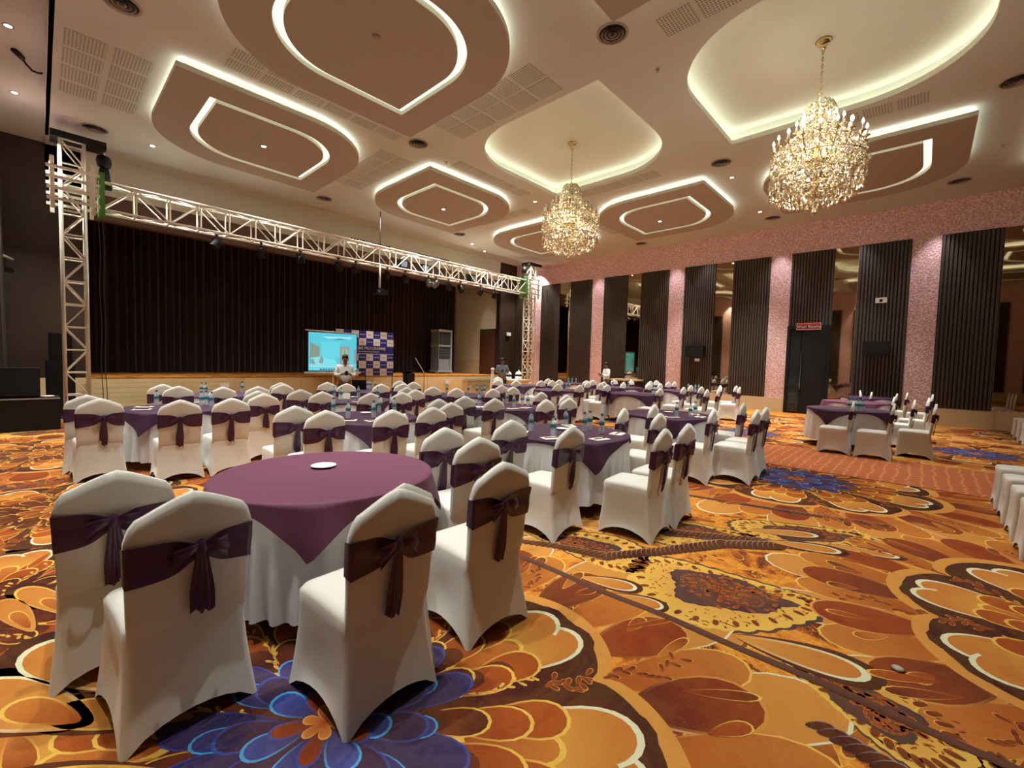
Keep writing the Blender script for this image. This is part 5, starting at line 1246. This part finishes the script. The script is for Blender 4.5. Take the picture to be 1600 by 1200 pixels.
# ================================================================ PEOPLE
def skin(name, joints, edges, m, parent, root=0, sub=2):
    me = bpy.data.meshes.new(name); me.from_pydata([j[0] for j in joints], edges, []); o = bpy.data.objects.new(name, me); COL.objects.link(o)
    sk = o.modifiers.new('skin', 'SKIN'); sk.use_smooth_shade = True
    for i, j in enumerate(joints):
        r = j[1] if isinstance(j[1], tuple) else (j[1], j[1]); d = me.skin_vertices[0].data[i]; d.radius = r; d.use_root = (i == root)
    ss = o.modifiers.new('sub', 'SUBSURF'); ss.levels = sub; ss.render_levels = sub
    dg = bpy.context.evaluated_depsgraph_get(); m2 = bpy.data.meshes.new_from_object(o.evaluated_get(dg)); bpy.data.objects.remove(o)
    m2.materials.clear(); m2.materials.append(m); m2.polygons.foreach_set('use_smooth', [True]*len(m2.polygons))
    return link(name, m2, parent)
def person(loc, rz, h, label, shirt, hold='phone', lean=0, facing_down=.12):
    """local: faces -y, z up; both forearms raised in front holding a phone"""
    t = empty('person', loc, rz, label=label, cat='person'); k = h/1.70
    J = []; E_ = []
    def j(x, y, z, r): J.append(((x*k, y*k, z*k), r if isinstance(r, tuple) else r*k)); return len(J)-1
    def e(*a):
        for p, q in zip(a, a[1:]): E_.append((p, q))
    pel = j(0, 0, .93, (.15*k, .11*k)); bel = j(0, -.01, 1.08, (.145*k, .105*k)); ch = j(0, 0, 1.27, (.165*k, .115*k)); nk0 = j(0, .01, 1.42, .07); nk = j(0, -.01, 1.48, .052); hd = j(0, -.03-facing_down*.1, 1.56, (.072*k, .085*k)); top = j(0, -.02-facing_down*.1, 1.635, (.066*k, .08*k))
    e(pel, bel, ch, nk0, nk, hd, top); hands = []
    for s in (-1, 1):
        sh = j(s*.175, .01, 1.37, .058); el = j(s*.24, -.03, 1.12, .044); wr = j(s*.10, -.25, 1.14+.03, .028); pm = j(s*.065, -.30, 1.185, (.034*k, .020*k)); e(ch, sh, el, wr, pm); hands.append((s, wr, pm))
        for f in range(4):
            x0 = s*(.06-.012*f); f1 = j(s*.045, -.315+.0*f, 1.165+.018*f, .0085); f2 = j(s*.012, -.335, 1.170+.018*f, .0075); e(pm, f1, f2)
        th = j(s*.045, -.285, 1.215, .010); t2 = j(s*.02, -.295, 1.235, .008); e(pm, th, t2)
        hip = j(s*.09, 0, .86, .088); kn = j(s*.10, -.02, .48, .058); an = j(s*.10, .02, .08, .040); to = j(s*.12, -.14, .04, .036); e(pel, hip, kn, an, to)
    body = skin('body', J, E_, MT['skin'], t)
    # face
    fx = -facing_down*.1
    b = B(); b.smooth = True
    b.add([(0, (-.135+fx)*k, 1.545*k), (-.014*k, (-.108+fx)*k, 1.54*k), (.014*k, (-.108+fx)*k, 1.54*k), (0, (-.108+fx)*k, 1.585*k)], [(0, 1, 3), (0, 3, 2), (0, 2, 1)]); b.link('nose', MT['skin'], body)
    for s in (-1, 1):
        b = B(); b.smooth = True; b.lathe([(.001, -.008), (.011, 0), (.001, .008)], 8, c=(s*.03*k, (-.104+fx)*k, 1.582*k)); b.link('eye', MT['black'], body)
        b = B(); b.smooth = True; b.lathe([(.004, -.03), (.014, 0), (.006, .028)], 8, c=(s*.078*k, (-.02+fx)*k, 1.565*k)); b.link('ear', MT['skin'], body)
    b = B(); b.box(-.022*k, (-.112+fx)*k, 1.510*k, .022*k, (-.100+fx)*k, 1.518*k); b.link('mouth', mat('lips', (.12, .04, .035), .5), body)
    # hair: cap over the upper back of the head
    b = B(); b.smooth = True; n = 16; rows = []
    for q in range(7):
        ph = PI/2*q/6; row = []
        for i in range(n):
            a = 2*PI*i/n; low = (.0 if math.sin(a) < -.2 else -.055)     # lower at the back
            r = math.cos(PI/2-ph); x = .083*r*math.cos(a); y = .098*r*math.sin(a)+.0; z = .072*math.cos(ph)*1.15+(low if q == 6 else low*.5 if q == 5 else 0)
            row.append(((x)*k, (y-.012+fx)*k, (1.635+z)*k))
        rows.append(row)
    b.add([p for r in rows for p in r], [(a*n+i, a*n+(i+1) % n, (a+1)*n+(i+1) % n, (a+1)*n+i) for a in range(6) for i in range(n)]); b.link('hair', MT['hair'], t)
    # shirt and trousers
    J2 = []; E2 = []
    def j2(x, y, z, r): J2.append(((x*k, y*k, z*k), tuple(q*k for q in r) if isinstance(r, tuple) else r*k)); return len(J2)-1
    a = j2(0, 0, .90, (.178, .135)); b_ = j2(0, -.01, 1.08, (.168, .125)); c_ = j2(0, 0, 1.27, (.182, .13)); d_ = j2(0, .01, 1.415, (.078, .076)); E2 += [(a, b_), (b_, c_), (c_, d_)]
    for s in (-1, 1):
        s1 = j2(s*.18, .01, 1.37, .074); s2 = j2(s*.244, -.03, 1.13, .060); E2 += [(c_, s1), (s1, s2)]
        if shirt != 'shirt_blue': s3 = j2(s*.125, -.215, 1.16, .040); E2.append((s2, s3))
    skin('shirt', J2, E2, MT[shirt], t)
    J3 = []; E3 = []
    def j3(x, y, z, r): J3.append(((x*k, y*k, z*k), tuple(q*k for q in r) if isinstance(r, tuple) else r*k)); return len(J3)-1
    p = j3(0, 0, .94, (.165, .125))
    for s in (-1, 1):
        q1 = j3(s*.095, 0, .82, .102); q2 = j3(s*.105, -.02, .48, .075); q3 = j3(s*.105, .015, .09, .062); E3 += [(p, q1), (q1, q2), (q2, q3)]
    skin('trousers', J3, E3, MT['trouser'], t)
    for s in (-1, 1):
        b = B(); b.smooth = True; b.add([tuple(c*k for c in p_) for p_ in [(s*.10-.045, .06, 0), (s*.10+.045, .06, 0), (s*.12+.045, -.19, 0), (s*.12-.045, -.19, 0), (s*.10-.04, .05, .09), (s*.10+.04, .05, .09), (s*.12+.035, -.17, .045), (s*.12-.035, -.17, .045)]], [(3, 2, 1, 0), (4, 5, 6, 7), (0, 1, 5, 4), (1, 2, 6, 5), (2, 3, 7, 6), (3, 0, 4, 7)]); b.link('shoe', MT['black'], t)
    Mx = Matrix.Translation(loc) @ Matrix.Rotation(rz, 4, 'Z')
    ph = empty('phone', Mx @ Vector((0, -.325*k, 1.20*k)), rz, label='dark phone held by the '+' '.join(label.split()[:7]), cat='phone')
    b = B(); b.box(-.036, -.005, -.07, .036, .005, .07, Matrix.Rotation(.6, 4, 'X')); b.link('case', MT['black'], ph)
    return t
person((5.50, 11.15, 0), math.radians(-20), 1.62, 'man in a loose pale grey shirt standing before the projection screen', 'shirt_pale')
person((12.5, 12.2, 0), math.radians(-45), 1.68, 'man in blue grey shirt looking down at a phone by the stage steps', 'shirt_blue')
person((15.5, 9.3, 0), math.radians(-122), 1.62, 'man in a white shirt seen side on before the slatted wall', 'shirt_white')
